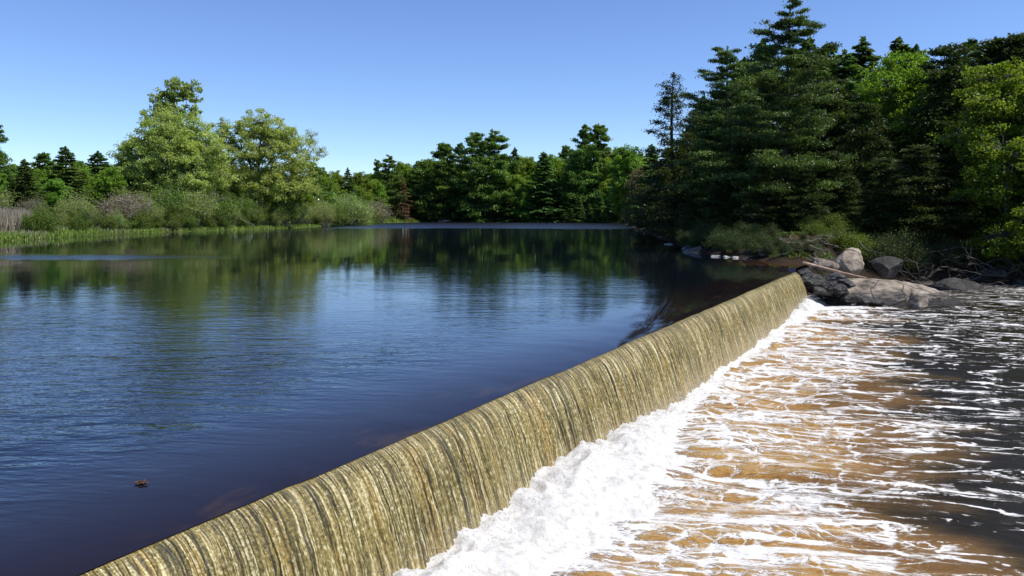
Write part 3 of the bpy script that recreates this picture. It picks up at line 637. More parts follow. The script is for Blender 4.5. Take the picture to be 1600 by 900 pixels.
def gen_shrub(name, seed, h, w, mat, bark, stems=26, per=60, L=0.12, W=0.06, clump=0.3, leafy=1.0, thin=0.014):
    r = np.random.default_rng(seed); paths, parts = [], []
    for i in range(stems):
        az = r.uniform(0, 6.28); sp = r.uniform(0.1, 1.0); hh = h * (1.05 - 0.5 * sp ** 2) * r.uniform(0.75, 1.05)
        tip = np.array([math.cos(az) * w * 0.5 * sp, math.sin(az) * w * 0.5 * sp, hh]); base = np.array([math.cos(az), math.sin(az), 0]) * r.uniform(0, 0.12) * w
        q = np.linspace(0, 1, 7)[:, None]; P = base * (1 - q) + tip * q; P[:, 2] = hh * (q[:, 0] ** 0.8); P += r.normal(size=(7, 3)) * 0.03 * h * q
        paths.append((P, np.linspace(thin * 1.6, thin * 0.4, 7) * (0.6 + h * 0.25)))
        for k in range(4):
            t = r.uniform(0.35, 1.0); j = t * 6; a = int(min(j, 5)); c0 = P[a] + (P[a + 1] - P[a]) * (j - a)
            c = c0 + r.normal(size=3) * np.array([0.14, 0.14, 0.10]) * h * (0.5 + 0.5 * t) + np.array([0, 0, 0.05 * h])
            paths.append((np.stack([c0, (c0 + c) / 2 + r.normal(size=3) * 0.03 * h, c]), np.array([thin * 0.9, thin * 0.6, thin * 0.25]) * (0.6 + h * 0.2)))
            nl = int(per * leafy * r.uniform(0.5, 1.5))
            if nl < 1: continue
            sg = clump * r.uniform(0.6, 1.3); C = c + r.normal(size=(nl, 3)) * np.array([sg, sg, sg * 0.9]); C[:, 2] = np.maximum(C[:, 2], 0.05)
            D = r.normal(size=(nl, 3)) * 0.8 + np.array([0, 0, 0.5]); Nn = r.normal(size=(nl, 3)) + np.array([0, 0, 0.6])
            parts.append(leaves(C, D, Nn, L * r.uniform(0.6, 1.3, nl), W * r.uniform(0.7, 1.3, nl), 0.5 + 0.22 * r.normal(size=nl) + 0.12 * r.normal()))
    return dict(trunk=wood_mesh(name + '_stems', paths, bark, 4), crown=crown_mesh(name + '_leaves', parts, mat) if parts else None, h=h)

B = M['bark']; GB = M['greybark']
P_ = {}
P_['pine_far'] = [gen_conifer('white_pine_far', 10 + i, 28, 6.8, B, M['pinefar'], whorl=1.35, per=7, droop=0.10, slope=0.10, upturn=0.20, bare=0.06, inner=0.12, dens=92, L=0.64, W=0.34, power=0.52, irregular=0.30, hang=0.05, tuft=1.8, flat=0.75, gap=0.03, tight=1.05) for i in range(4)]
P_['pine_near'] = [gen_conifer('white_pine_near', 30 + i, 19, 4.9, B, M['pine'], whorl=0.85, per=8, droop=0.14, slope=0.10, upturn=0.16, bare=0.06, inner=0.06, dens=225, L=0.28, W=0.095, power=0.50, irregular=0.28, hang=0.05, tuft=2.0, flat=0.42, gap=0.05, tight=0.85) for i in range(2)]
P_['spruce_far'] = [gen_conifer('spruce_far', 50 + i, 14, 3.5, B, M['spruce'], whorl=0.45, per=7, droop=0.30, slope=0.10, upturn=0.10, bare=0.03, inner=0.12, dens=60, L=0.40, W=0.20, power=0.78, irregular=0.22, hang=0.25, flat=0.5) for i in range(3)]
P_['sparse'] = [gen_conifer('sparse_spruce', 60 + i, 16, 2.5, B, M['cedar'], whorl=0.42, per=6, droop=0.30, slope=0.05, upturn=0.18, bare=0.03, inner=0.30, dens=105, L=0.20, W=0.10, power=0.72, irregular=0.38, hang=0.25, sparse=0.18, tuft=2.6, flat=0.8) for i in range(2)]
P_['cedar'] = [gen_conifer('cedar', 70 + i, 13, 3.2, B, M['cedar'], whorl=0.36, per=7, droop=0.22, slope=0.22, upturn=0.10, bare=0.03, inner=0.2, dens=95, L=0.26, W=0.12, power=0.58, irregular=0.30, hang=0.45, tuft=1.6, flat=0.55) for i in range(3)]
P_['dead'] = [gen_conifer('dead_conifer', 80, 14, 2.6, B, M['deadneedle'], whorl=0.6, per=6, droop=0.25, slope=0.0, upturn=0.0, bare=0.03, inner=0.25, dens=34, L=0.40, W=0.16, power=0.8, irregular=0.35, hang=0.3, sparse=0.25)]
def rl(seed, h, w, low, n):   # random lobes for a round crown
    r = np.random.default_rng(seed); o = []
    for i in range(n):
        t = i / max(n - 1, 1); z = h * (low + (0.86 - low) * t); a = i * 2.4 + r.uniform(-.4, .4); rr = w * 0.5 * (0.62 * math.sin(math.pi * (0.25 + 0.65 * t)))
        s = w * r.uniform(0.20, 0.29); o.append((rr * math.cos(a), rr * math.sin(a), z, s, s, s * r.uniform(0.75, 1.0), s ** 2))
    o.append((0, 0, h * 0.86, w * .2, w * .2, h * .13, (w * .2) ** 2)); return o
P_['broad_far'] = [gen_broadleaf('broadleaf_far', 100 + i, [(0, 0, 0), (0.2, 0, 5), (0, 0.3, 11)], rl(i, 15, 9.5, 0.22, 11), GB, M['green'], n_clumps=400, per=62, L=0.40, W=0.27, clump=0.62, r0=0.2) for i in range(4)]
P_['broad_bud'] = [gen_broadleaf('budding_tree', 120, [(0, 0, 0), (0.2, 0, 5), (0, 0.3, 11)], rl(9, 14, 8, 0.25, 10), GB, M['bud'], n_clumps=300, per=50, L=0.30, W=0.2, clump=0.6, r0=0.18)]
P_['maple'] = [gen_broadleaf('maple', 130 + i, [(0, 0, 0), (0.3, 0, 4), (0, 0.3, 9)], rl(20 + i, 14, 9.0, 0.10, 16), GB, M['maple'], n_clumps=700, per=78, L=0.18, W=0.14, clump=0.46, r0=0.17, flat=0.6) for i in range(2)]
P_['willow_a'] = [gen_broadleaf('big_willow', 140, [(0, 0, 0), (0.3, 0, 5), (0, 0.3, 13)],
    [(-1.0, 0, 15.6, 4.2, 4.0, 3.2, 16), (2.6, .5, 14.2, 3.6, 3.6, 3.4, 13), (-4.2, -.5, 12.6, 3.4, 3.4, 2.6, 10), (-6.6, 0, 11.4, 2.2, 2.4, 2.0, 4), (4.8, -.5, 11.0, 3.2, 3.2, 3.0, 10), (0.5, -2.5, 11.0, 4.4, 3.2, 3.2, 14),
     (-3.5, -1.5, 8.6, 3.6, 3.4, 2.6, 11), (3.0, -2.0, 7.4, 3.8, 3.4, 2.6, 11), (-6.2, .5, 7.4, 2.8, 2.8, 2.6, 7), (-8.4, 0, 11.8, 1.8, 1.8, 1.5, 2.0), (7.0, -1, 11.5, 2.2, 2.2, 2.6, 4), (6.6, .5, 7.4, 3.0, 2.8, 2.8, 8), (0, -2.5, 5.6, 5.5, 2.6, 2.2, 10), (0, 2.5, 10, 5, 3.5, 4.5, 10)],
    GB, M['willow'], n_clumps=950, per=66, L=0.36, W=0.17, clump=0.62, r0=0.45, droopy=0.35)]
P_['willow_b'] = [gen_broadleaf('wide_willow', 150, [(0.5, 0, 0), (0.3, 0, 5), (0, 0.3, 14)],
    [(0.6, 0, 17.2, 4.0, 3.8, 3.0, 15), (4.0, .5, 15.0, 3.4, 3.4, 3.2, 12), (-3.2, -.5, 15.2, 2.7, 2.8, 3.0, 7), (-5.6, 0.2, 17.6, 1.5, 1.6, 2.4, 2.2), (-5.8, 0, 12.2, 2.4, 2.4, 2.6, 5), (6.4, 0, 11.5, 2.8, 2.8, 3.4, 8),
     (1.0, -2, 12.8, 4.6, 3.2, 3.0, 12), (-2.6, -2, 8.6, 3.6, 3.2, 3.0, 10), (3.6, -2, 8.2, 3.6, 3.0, 2.6, 9), (7.0, .5, 7.0, 2.6, 2.8, 2.4, 5), (0, 2.5, 11, 5, 3.5, 4.5, 8), (-6.6, 0, 7.0, 2.8, 2.6, 2.8, 7), (1, -2.5, 5.6, 6, 2.6, 2.2, 10), (-8, .5, 9.5, 2.2, 2.2, 3, 4), (-5.6, -1, 10, 2.6, 2.4, 2.6, 5)],
    GB, M['willow'], n_clumps=900, per=64, L=0.36, W=0.17, clump=0.60, r0=0.42, droopy=0.3)]
P_['poplar'] = [gen_broadleaf('poplar', 160, [(0, 0, 0), (0.3, 0, 10), (0, 0.3, 22)],
    [(-2.6, 0, 21.5, 2.2, 2.2, 3.0, 5), (0.2, 0, 23.6, 2.6, 2.4, 2.8, 7), (3.0, .3, 23.4, 2.2, 2.2, 2.7, 5), (-0.8, 0, 20.0, 3.2, 2.8, 2.6, 6), (3.2, 0, 19.6, 2.0, 2.0, 2.4, 3), (-4.2, 0, 18.6, 1.6, 1.6, 2.2, 2.5), (0, 0, 16.5, 4, 3.5, 3, 6), (0, 0, 12.5, 4, 3.5, 3, 4)],
    GB, M['poplar'], n_clumps=430, per=26, L=0.42, W=0.29, clump=0.40, r0=0.4, shell=0.4, upward=0.3)]
P_['lean'] = [gen_broadleaf('leaning_tree', 170, [(0, 0, 0), (1.2, 0, 4), (3.6, 0, 9.5), (6.2, 0.2, 14.5)],
    [(5.9, 0, 16.0, 1.9, 1.8, 2.0, 4), (7.6, 0, 13.8, 1.5, 1.6, 1.6, 3), (5.2, .2, 13.0, 1.5, 1.6, 1.5, 2.4), (3.2, 0, 10.4, 1.8, 1.8, 1.5, 2.4), (5.2, 0, 9.2, 2.2, 2.0, 1.9, 4), (3.4, -.5, 6.4, 2.2, 2.2, 1.9, 4), (6.6, 0, 6.6, 1.6, 1.6, 1.6, 2)],
    B, M['willow'], n_clumps=190, per=38, L=0.25, W=0.10, clump=0.5, r0=0.26, shell=0.3, droopy=0.2)]
P_['shrub'] = [gen_shrub('willow_shrub', 200 + i, 4.4, 5.2, M['shrub'], M['twig'], stems=34, per=52, L=0.20, W=0.09, clump=0.36, thin=0.02) for i in range(4)]
P_['shrub_green'] = [gen_shrub('green_shrub', 205 + i, 4.0, 5.0, M['brush'], M['twig'], stems=30, per=58, L=0.20, W=0.11, clump=0.34, thin=0.02) for i in range(2)]
P_['shrub_grey'] = [gen_shrub('bare_shrub', 210 + i, 4.0, 4.4, M['bud'], M['twig'], stems=60, per=12, L=0.15, W=0.08, clump=0.4, thin=0.026) for i in range(2)]
P_['shrub_leafy'] = [gen_shrub('leafy_shrub', 220 + i, 2.6, 3.4, M['brush'], M['twig'], stems=26, per=55, L=0.17, W=0.10, clump=0.28) for i in range(2)]
P_['brush'] = [gen_shrub('undergrowth', 230 + i, 2.2, 2.8, M['brush'], M['bark'], stems=22, per=36, L=0.13, W=0.085, clump=0.27) for i in range(3)]
P_['darkbrush'] = [gen_shrub('cedar_scrub', 240 + i, 3.2, 3.6, M['cedar'], M['bark'], stems=30, per=60, L=0.15, W=0.06, clump=0.34) for i in range(2)]

ZONES = {'L': [(50, 'behind the dry reeds'), (110, 'right of the dry reeds'), (175, 'below the pointed spruces'), (240, 'just left of the big willow'), (320, 'by the big willow'), (370, 'between the two willows'), (450, 'by the domed willow'), (500, 'by the leaning tree'), (9999, 'at the left bank tip')],
         'F': [(640, 'left of the rusty dead conifer'), (705, 'above the white far rocks'), (790, 'by the twin far pines'), (860, 'by the broad far spruce'), (950, 'by the tallest far pine'), (9999, 'at the far shore end')],
         'R': [(1050, 'left of the spindly conifer'), (1110, 'by the spindly conifer'), (1180, 'by the tall dark pine'), (1290, 'by the big sunlit pine'), (1380, 'right of the big sunlit pine'), (1450, 'below the bright leafy tree'), (1525, 'left of the right edge maple'), (1625, 'by the right edge maple'), (9999, 'past the right edge maple')]}
NEED = {}
def zoned(o, zone, px):
    if zone: o['label'] = o['label'] + ' ' + next(t for lim, t in ZONES[zone] if px < lim)
    NEED.setdefault(o['label'], []).append((px, o))
NUMS = ['', '', 'two', 'three', 'four', 'five', 'six', 'seven', 'eight', 'nine', 'ten', 'eleven', 'twelve', 'thirteen', 'fourteen', 'fifteen', 'sixteen']; ORD = ['first', 'second', 'third', 'fourth', 'fifth', 'sixth', 'seventh', 'eighth', 'ninth', 'tenth', 'eleventh', 'twelfth', 'thirteenth', 'fourteenth', 'fifteenth', 'sixteenth']
def settle_labels():
    for lab, lst in NEED.items():
        if len(lst) < 2 or len(lst) > 16: continue
        lst.sort(key=lambda t: t[0])
        for i, (px, o) in enumerate(lst):
            o['label'] = ('left one of two, ' if i == 0 else 'right one of two, ') + lab if len(lst) == 2 else f'{ORD[i]} from left, ' + lab
def wx_at(px, R): return (px - 800.0) / F * R
def plant(kind, name, px, top, R, label, cat, group=None, rz=None, wide=1.0, var=None, crown='crown', trunk='trunk', zoff=-0.08, tilt=0.0, zone=None):
    """stand a tree R metres off; `top` fixes its height"""
    src = P_[kind][(var if var is not None else random.randrange(len(P_[kind])))]
    x = wx_at(px, R); zg = float(ground_z(np.array([x]), np.array([R]))[0])
    hgt = CH + (YH - top) * R / F - zg; s = hgt / src['h']
    e = link(name, None); e.location = (x, R, zg + zoff); e.scale = (s * wide, s * wide, s); e.rotation_euler = (0, tilt, random.uniform(0, 6.28) if rz is None else rz)
    link(trunk, src['trunk'], e)
    if src['crown'] is not None: link(crown, src['crown'], e)
    tag(e, label, cat, group)
    if zone: zoned(e, zone.strip('-'), px)
    return e

# ------------------------------------------------------------------ trees of the left bank
plant('pine_far', 'white_pine', -8, 192, 122, 'tall dark pine cut off by the left edge of the picture', 'pine tree', var=0, wide=0.8)
plant('spruce_far', 'spruce_tree', 36, 248, 104, 'dark spruce behind the dry reeds near the left edge', 'spruce tree', var=0, wide=1.5)
plant('pine_far', 'white_pine', 72, 237, 128, 'small bushy pine between two spruces on the left bank', 'pine tree', var=1, wide=1.1)
plant('spruce_far', 'spruce_tree', 104, 229, 118, 'pointed conical spruce rising highest left of the willows', 'spruce tree', var=1, wide=1.5)
plant('spruce_far', 'spruce_tree', 150, 236, 132, 'spruce with a thin tip second left of the big willow', 'spruce tree', var=2, wide=1.7)
plant('broad_far', 'broadleaf_tree', 193, 246, 136, 'small green tree directly left of the big willow', 'broadleaf tree', var=0, wide=0.8)
plant('broad_far', 'broadleaf_tree', 128, 262, 128, 'low green tree between the two pointed spruces on the left bank', 'broadleaf tree', var=1, wide=1.0)
plant('poplar', 'poplar_tree', 270, 123, 146, 'tallest poplar with airy top rising behind the big willow', 'poplar tree', rz=0.0, var=0)
plant('willow_a', 'willow_tree', 272, 172, 134, 'big pale green willow in front of the tall poplar', 'willow tree', rz=0.0, var=0, wide=1.06)
plant('willow_b', 'willow_tree', 402, 176, 150, 'wide domed pale willow right of the biggest willow', 'willow tree', rz=0.0, var=0, wide=1.12)
plant('lean', 'leaning_tree', 440, 203, 157, 'thin sparse tree leaning right beside the domed willow', 'broadleaf tree', rz=0.0, var=0, wide=0.95)
G = 'trees filling the wood behind the left bank'
for px, top, R, k in [(-25, 255, 112, 'broad_far'), (10, 262, 120, 'spruce_far'), (14, 285, 104, 'broad_far'), (55, 272, 118, 'broad_far'), (88, 280, 112, 'broad_far'), (130, 268, 150, 'spruce_far'), (168, 256, 142, 'broad_far'), (176, 268, 132, 'spruce_far'),
                     (215, 262, 150, 'spruce_far'), (228, 270, 140, 'broad_far'), (210, 290, 132, 'broad_far'), (250, 268, 160, 'broad_far'), (300, 262, 165, 'spruce_far'), (345, 258, 168, 'broad_far'), (385, 262, 172, 'broad_far'), (330, 268, 158, 'spruce_far'), (430, 262, 176, 'broad_far'), (460, 258, 182, 'spruce_far'),
                     (-60, 250, 115, 'spruce_far'), (22, 258, 140, 'broad_far'), (-8, 262, 128, 'broad_far'), (45, 262, 122, 'broad_far'), (72, 266, 116, 'broad_far'), (86, 258, 132, 'broad_far'), (122, 264, 124, 'broad_far'), (138, 258, 142, 'broad_far'), (170, 262, 126, 'broad_far'), (212, 258, 142, 'broad_far'), (232, 262, 132, 'spruce_far'), (60, 255, 136, 'spruce_far'), (60, 258, 150, 'broad_far'), (92, 255, 150, 'broad_far'), (120, 252, 160, 'broad_far'), (205, 254, 165, 'broad_far'), (160, 262, 150, 'spruce_far'), (48, 265, 128, 'spruce_far'), (85, 262, 140, 'spruce_far'), (128, 258, 136, 'spruce_far'), (182, 258, 148, 'spruce_far'), (310, 280, 146, 'broad_far'), (340, 285, 150, 'broad_far'), (365, 280, 158, 'broad_far'), (455, 290, 158, 'broad_far'), (475, 295, 168, 'broad_far'), (425, 290, 160, 'broad_far'), (250, 290, 148, 'broad_far'), (-110, 245, 110, 'broad_far'), (-50, 235, 140, 'spruce_far')]:
    plant(k, 'spruce_tree' if 'spruce' in k else 'broadleaf_tree', px, top, R, 'dark background spruce' if 'spruce' in k else 'leafy background tree', 'spruce tree' if 'spruce' in k else 'broadleaf tree', G, zone='L')
plant('pine_far', 'white_pine', 487, 254, 196, 'small dark pine just right of the leaning tree', 'pine tree', var=2, wide=1.1)
plant('spruce_far', 'spruce_tree', 545, 262, 225, 'dark brownish spruce among bright trees left of the far pines', 'spruce tree', var=2, wide=1.0)
G = 'bright trees at the left end of the far shore'
for px, top, R, v in [(505, 276, 215, 0), (525, 268, 232, 1), (518, 300, 205, 3), (562, 270, 252, 2), (580, 272, 262, 3), (556, 290, 240, 0), (590, 285, 255, 1), (535, 297, 222, 2), (575, 302, 245, 1), (500, 262, 250, 2), (600, 268, 285, 0), (488, 285, 205, 1), (475, 275, 200, 3)]:
    plant('broad_far', 'broadleaf_tree', px, top, R, 'bright tree right of the leaning tree', 'broadleaf tree', G, var=v, zone='-')
# shrubs along the left bank
G = 'pale willow shrubs along the left bank'
for px, top, R, w in [(62, 322, 97, 0.9), (118, 300, 107, 1.1), (150, 312, 108, 1.0), (96, 318, 103, 0.9), (225, 296, 123, 1.1), (262, 298, 124, 1.1), (300, 300, 127, 1.2), (340, 302, 133, 1.1), (376, 310, 140, 1.0), (412, 312, 146, 1.0), (445, 308, 150, 1.0), (465, 318, 158, 1.0),
                      (496, 306, 170, 1.1), (520, 308, 178, 1.1), (545, 306, 194, 1.1), (566, 312, 205, 1.1), (582, 322, 224, 1.0), (508, 322, 168, 0.9), (236, 318, 119, .9), (316, 318, 129, .9), (-18, 300, 100, 1.0), (30, 305, 104, 1.0), (75, 300, 112, 1.0), (280, 318, 122, .9), (360, 322, 136, .9), (480, 322, 164, .9), (535, 320, 186, .9), (558, 326, 200, .8),
                      (590, 330, 238, 0.8), (180, 330, 108, .8), (135, 330, 104, .8), (400, 326, 142, .9), (430, 328, 147, .9)]:
    fresh = random.random() < 0.3; top = top + random.choice([0, 6, 14]) * (top < 322)
    plant('shrub_green' if fresh else 'shrub', 'willow_shrub', px, top, R, 'fresh green shrub' if fresh else 'pale grey green shrub', 'shrub', G, wide=w, zone='L', crown='foliage', trunk='stems')
G = 'bare grey shrubs on the left bank'
for px, top, R in [(190, 304, 112), (208, 300, 116), (165, 312, 109), (48, 310, 100), (318, 302, 130)]:
    plant('shrub_grey', 'bare_shrub', px, top, R, 'bare grey twiggy shrub', 'shrub', G, zone='L', crown='foliage', trunk='stems')
plant('shrub_grey', 'bare_shrub', 584, 314, 226, 'grey bare shrub at the right tip of the left bank', 'shrub', wide=1.2, crown='foliage', trunk='stems')
G = 'leafy low shrubs at the edge of the grass'
for px, top, R in [(70, 335, 91), (52, 337, 90), (205, 338, 112), (218, 334, 113), (120, 340, 100), (170, 342, 106), (245, 342, 118), (296, 340, 123), (330, 344, 128), (350, 342, 131), (270, 345, 119), (380, 342, 137), (575, 340, 213), (192, 345, 109)]:
    plant('shrub_leafy', 'leafy_shrub', px, top, R, 'low bright grass edge bush', 'shrub', G, zone='L', crown='foliage', trunk='stems')

# ------------------------------------------------------------------ far shore
far = [(608, 244, 262, 1.0, 0, 'ragged pine with a crooked top at the left end of the far pines'), (588, 250, 270, .7, 2, 'smaller pine tucked behind the crooked topped far pine'),
       (690, 222, 268, 1.1, 1, 'broad dark pine above the pale rocks of the far shore'), (655, 252, 268, .9, 3, 'shorter pine left of the broad dark far pine'), (719, 225, 280, .85, 2, 'narrow pine peeping out left of the twin far pines'), (745, 208, 266, .95, 3, 'left one of the twin tall pines at the middle of the far shore'),
       (771, 206, 268, 1.0, 0, 'right one of the twin tall pines at the middle of the far shore'), (882, 226, 285, .8, 1, 'slim pine top just left of the tallest far pine'), (914, 197, 262, .9, 2, 'tallest pine of the far shore, the left of its two tops'), (933, 193, 264, .95, 1, 'tallest pine of the far shore, the right of its two tops')]
for px, top, R, w, v, lab in far: plant('pine_far', 'white_pine', px, top, R, lab, 'pine tree', wide=w, var=v)
for px, top, R, w, v, lab in [(806, 230, 275, .9, 0, 'pointed dark spruce right of the twin far pines'), (848, 238, 262, 1.3, 1, 'broad dark spruce midway along the far shore'), (970, 246, 240, 1.1, 2, 'dark spruce behind the bright tree at the right end of the far shore')]:
    plant('spruce_far', 'spruce_tree', px, top, R, lab, 'spruce tree', wide=w, var=v)
plant('dead', 'dead_conifer', 632, 276, 258, 'rusty brown dead conifer on the far shore', 'conifer', wide=1.2)
G = 'bright trees between the pines of the far shore'
for px, top, R in [(625, 262, 300), (640, 268, 285), (665, 268, 290), (705, 262, 300), (735, 270, 295), (790, 250, 290), (818, 248, 292), (832, 254, 280), (865, 250, 285), (880, 256, 275), (895, 262, 290), (810, 275, 268), (870, 280, 268), (950, 240, 280), (962, 238, 265),
                   (820, 300, 262), (772, 300, 285), (720, 300, 282), (690, 290, 290), (945, 285, 258), (905, 290, 270), (612, 300, 275), (645, 300, 272), (680, 305, 275), (750, 305, 285), (850, 300, 275), (700, 282, 276), (735, 285, 278), (795, 280, 276), (660, 285, 276), (590, 300, 268), (935, 270, 272), (885, 290, 272), (915, 275, 285), (760, 280, 292), (830, 270, 276), (680, 270, 300), (628, 255, 275), (668, 250, 285), (703, 252, 288), (825, 246, 280), (862, 244, 278), (893, 250, 276), (948, 236, 268), (790, 248, 276), (648, 262, 310), (720, 262, 315), (800, 258, 315), (860, 258, 310), (900, 255, 310)]:
    plant('broad_far', 'broadleaf_tree', px, top, R, 'bright green tree', 'broadleaf tree', G, zone='F')
G = 'small conifers at the water line of the far shore'
for px, top, R in [(668, 300, 266), (720, 300, 266), (798, 292, 264), (815, 300, 264), (832, 290, 264), (865, 296, 262), (884, 300, 258), (905, 305, 252), (935, 300, 246), (955, 305, 238), (765, 310, 268), (700, 312, 266), (620, 312, 262), (780, 318, 266), (845, 312, 264), (920, 318, 250), (652, 315, 266), (738, 315, 268), (600, 318, 258), (875, 318, 262), (730, 325, 268), (758, 326, 268), (690, 322, 270), (808, 324, 265), (826, 326, 265), (858, 328, 263), (893, 326, 256), (945, 326, 244), (962, 322, 236), (980, 318, 228)]:
    plant('spruce_far', 'spruce_tree', px, top, R, 'small dark shoreline conifer', 'spruce tree', G, zone='F', wide=1.2)
plant('broad_far', 'broadleaf_tree', 985, 230, 212, 'bright yellow green tree at the right end of the far shore', 'broadleaf tree', var=2)
plant('broad_bud', 'budding_tree', 1003, 262, 172, 'brownish budding tree leaning over the water at the right bank', 'broadleaf tree')
plant('broad_far', 'broadleaf_tree', 976, 272, 212, 'lower light green tree below the brownish budding tree', 'broadleaf tree', var=1, wide=.8)
G = 'trees behind the far shore'
for px, top, R in [(600, 285, 330), (640, 275, 340), (690, 275, 335), (740, 270, 340), (790, 272, 335), (840, 270, 340), (890, 272, 330), (940, 262, 320), (980, 255, 300), (1010, 245, 290), (560, 285, 330), (520, 285, 310), (480, 285, 300)]:
    plant('broad_far', 'broadleaf_tree', px, top, R, 'leafy tree in the back row', 'broadleaf tree', G, zone='F', wide=1.5)

# ------------------------------------------------------------------ right bank
plant('sparse', 'sparse_spruce', 1057, 112, 74, 'thin spindly conifer with a sparse mossy crown beside the open water', 'conifer', var=0, rz=1.0, wide=1.25)
plant('sparse', 'sparse_spruce', 1086, 160, 80, 'shorter dark conifer just right of the spindly one', 'conifer', var=1, wide=1.2)
plant('spruce_far', 'spruce_tree', 1018, 226, 128, 'dark conifer left of the spindly conifer, nearest the far shore', 'spruce tree', var=1, wide=1.2)
plant('cedar', 'cedar_tree', 1036, 250, 104, 'dark cedar hanging over the water below the spindly conifer', 'cedar tree', var=0, wide=1.2)
plant('pine_near', 'white_pine', 1142, 70, 66, 'tall dark pine whose left boughs stand against the sky', 'pine tree', var=1, wide=0.95)
plant('pine_near', 'white_pine', 1228, 10, 56, 'big full pine with sunlit right boughs near the dam end', 'pine tree', var=0, wide=0.92, rz=0.6)
plant('maple', 'broadleaf_tree', 1412, 84, 68, 'bright green tree with leafy top behind the dark cedars', 'maple tree', var=0)
plant('maple', 'broadleaf_tree', 1572, 100, 51.6, 'bright leafy maple leaning over the river at the right edge', 'maple tree', var=1, wide=1.05)
plant('cedar', 'cedar_tree', 1345, 160, 58, 'dark cedar between the big pine and the bright leafy tree', 'cedar tree', var=1, wide=1.1)
plant('cedar', 'cedar_tree', 1430, 225, 51.5, 'drooping low cedar on the brink above the undercut bank', 'cedar tree', var=2, wide=1.5)
plant('cedar', 'cedar_tree', 1485, 70, 63, 'dark conifer between the bright leafy tree and the right maple', 'cedar tree', var=0, wide=1.1)
plant('cedar', 'cedar_tree', 1105, 230, 72, 'dark cedar between the spindly conifer and the tall dark pine', 'cedar tree', var=2, wide=1.2)
G = 'dark trees crowding the wood of the right bank'
for px, top, R, k in [(1045, 230, 118, 'spruce_far'), (1062, 245, 98, 'cedar'), (1030, 262, 140, 'cedar'), (1095, 150, 92, 'spruce_far'), (1130, 140, 84, 'spruce_far'), (1170, 90, 80, 'spruce_far'), (1180, 180, 70, 'cedar'), (1200, 60, 90, 'spruce_far'), (1270, 60, 78, 'spruce_far'), (1290, 120, 70, 'cedar'), (1320, 80, 84, 'spruce_far'),
                      (1370, 110, 78, 'spruce_far'), (1380, 190, 66, 'cedar'), (1450, 150, 72, 'cedar'), (1520, 60, 72, 'spruce_far'), (1560, 60, 66, 'cedar'), (1610, 50, 64, 'cedar'), (1660, 40, 60, 'cedar'), (1500, 120, 80, 'spruce_far'), (1440, 70, 90, 'spruce_far'), (1240, 90, 100, 'spruce_far'), (1340, 60, 105, 'spruce_far'), (1290, 70, 118, 'spruce_far'), (1400, 60, 115, 'spruce_far'), (1150, 120, 110, 'spruce_far'), (1110, 160, 120, 'spruce_far'), (1070, 200, 150, 'spruce_far'), (1165, 215, 59, 'cedar'), (1195, 255, 54, 'cedar'), (1262, 262, 53, 'cedar'), (1300, 235, 55, 'cedar'), (1125, 270, 60, 'cedar'), (1090, 285, 66, 'cedar'), (1385, 245, 53, 'cedar'), (1475, 240, 53, 'cedar'), (1330, 272, 53, 'cedar'), (1510, 265, 53, 'cedar')]:
    plant(k, 'spruce_tree' if 'spruce' in k else 'cedar_tree', px, top, R, 'dark crowded spruce' if 'spruce' in k else 'dark crowded cedar', 'spruce tree' if 'spruce' in k else 'cedar tree', G, zone='R', wide=1.25)
G = 'trees on the river bank past the right edge'
for px, top, R in [(1660, 80, 51.4), (1720, 60, 52), (1800, 30, 55), (1900, 20, 56), (1690, 150, 51.5), (1840, 120, 53)]:
    plant('maple', 'broadleaf_tree', px, top, R, 'leafy tree on the river bank past the right edge', 'maple tree', G)
G = 'leafy undergrowth on the right bank'
for px, top, R in [(1262, 335, 52), (1284, 328, 54), (1302, 338, 51), (1316, 330, 55), (1338, 334, 54), (1272, 345, 50), (1330, 348, 52), (1240, 340, 54), (1356, 340, 55), (1210, 335, 56), (1180, 338, 58), (1152, 335, 60), (1135, 345, 58), (1122, 330, 66), (1290, 318, 60), (1250, 318, 62), (1320, 312, 64), (1390, 340, 55), (1455, 350, 53), (1160, 320, 72), (1110, 340, 64), (1200, 322, 70), (1310, 358, 48), (1328, 360, 48), (1290, 360, 47.5)]:
    plant('brush', 'undergrowth_bush', px, top, R, 'small leafy undergrowth bush', 'bush', G, zone='R', crown='foliage', trunk='stems')
G = 'dark scrub along the right shore'
for px, top, R in [(1058, 345, 74), (1098, 352, 58), (1040, 330, 90), (1025, 325, 108), (1012, 330, 128), (1000, 325, 150), (1125, 358, 53), (1155, 355, 52), (1185, 352, 52), (1500, 350, 52.5), (1550, 360, 52.3), (1600, 355, 52.5), (1650, 350, 53), (1470, 320, 55), (1530, 310, 56), (1380, 310, 60), (1080, 335, 66), (990, 318, 172), (985, 328, 190), (1590, 300, 58), (1225, 362, 49), (1405, 372, 50.2), (1440, 378, 50.4), (1480, 375, 50.6), (1515, 385, 50.8), (1545, 380, 51), (1580, 388, 51), (1620, 380, 51), (1372, 368, 50.4), (1460, 360, 52), (1390, 355, 52), (1130, 362, 50.5), (1150, 365, 49.5), (1172, 366, 48.5), (1195, 366, 47.5), (1215, 368, 46.5), (1238, 370, 46), (1225, 378, 44.6), (1245, 376, 44.8), (1268, 372, 45.6), (1200, 376, 45.8), (1180, 378, 46.6), (1395, 366, 49.4), (1375, 372, 48.6), (1420, 376, 49.6), (1205, 352, 50), (1168, 350, 52), (1255, 362, 48), (1355, 362, 51), (1112, 352, 56), (1072, 362, 62), (1088, 368, 58), (1050, 358, 78)]:
    plant('darkbrush', 'scrub_bush', px, top, R, 'dark scrubby shore bush', 'bush', G, zone='R', crown='foliage', trunk='stems')

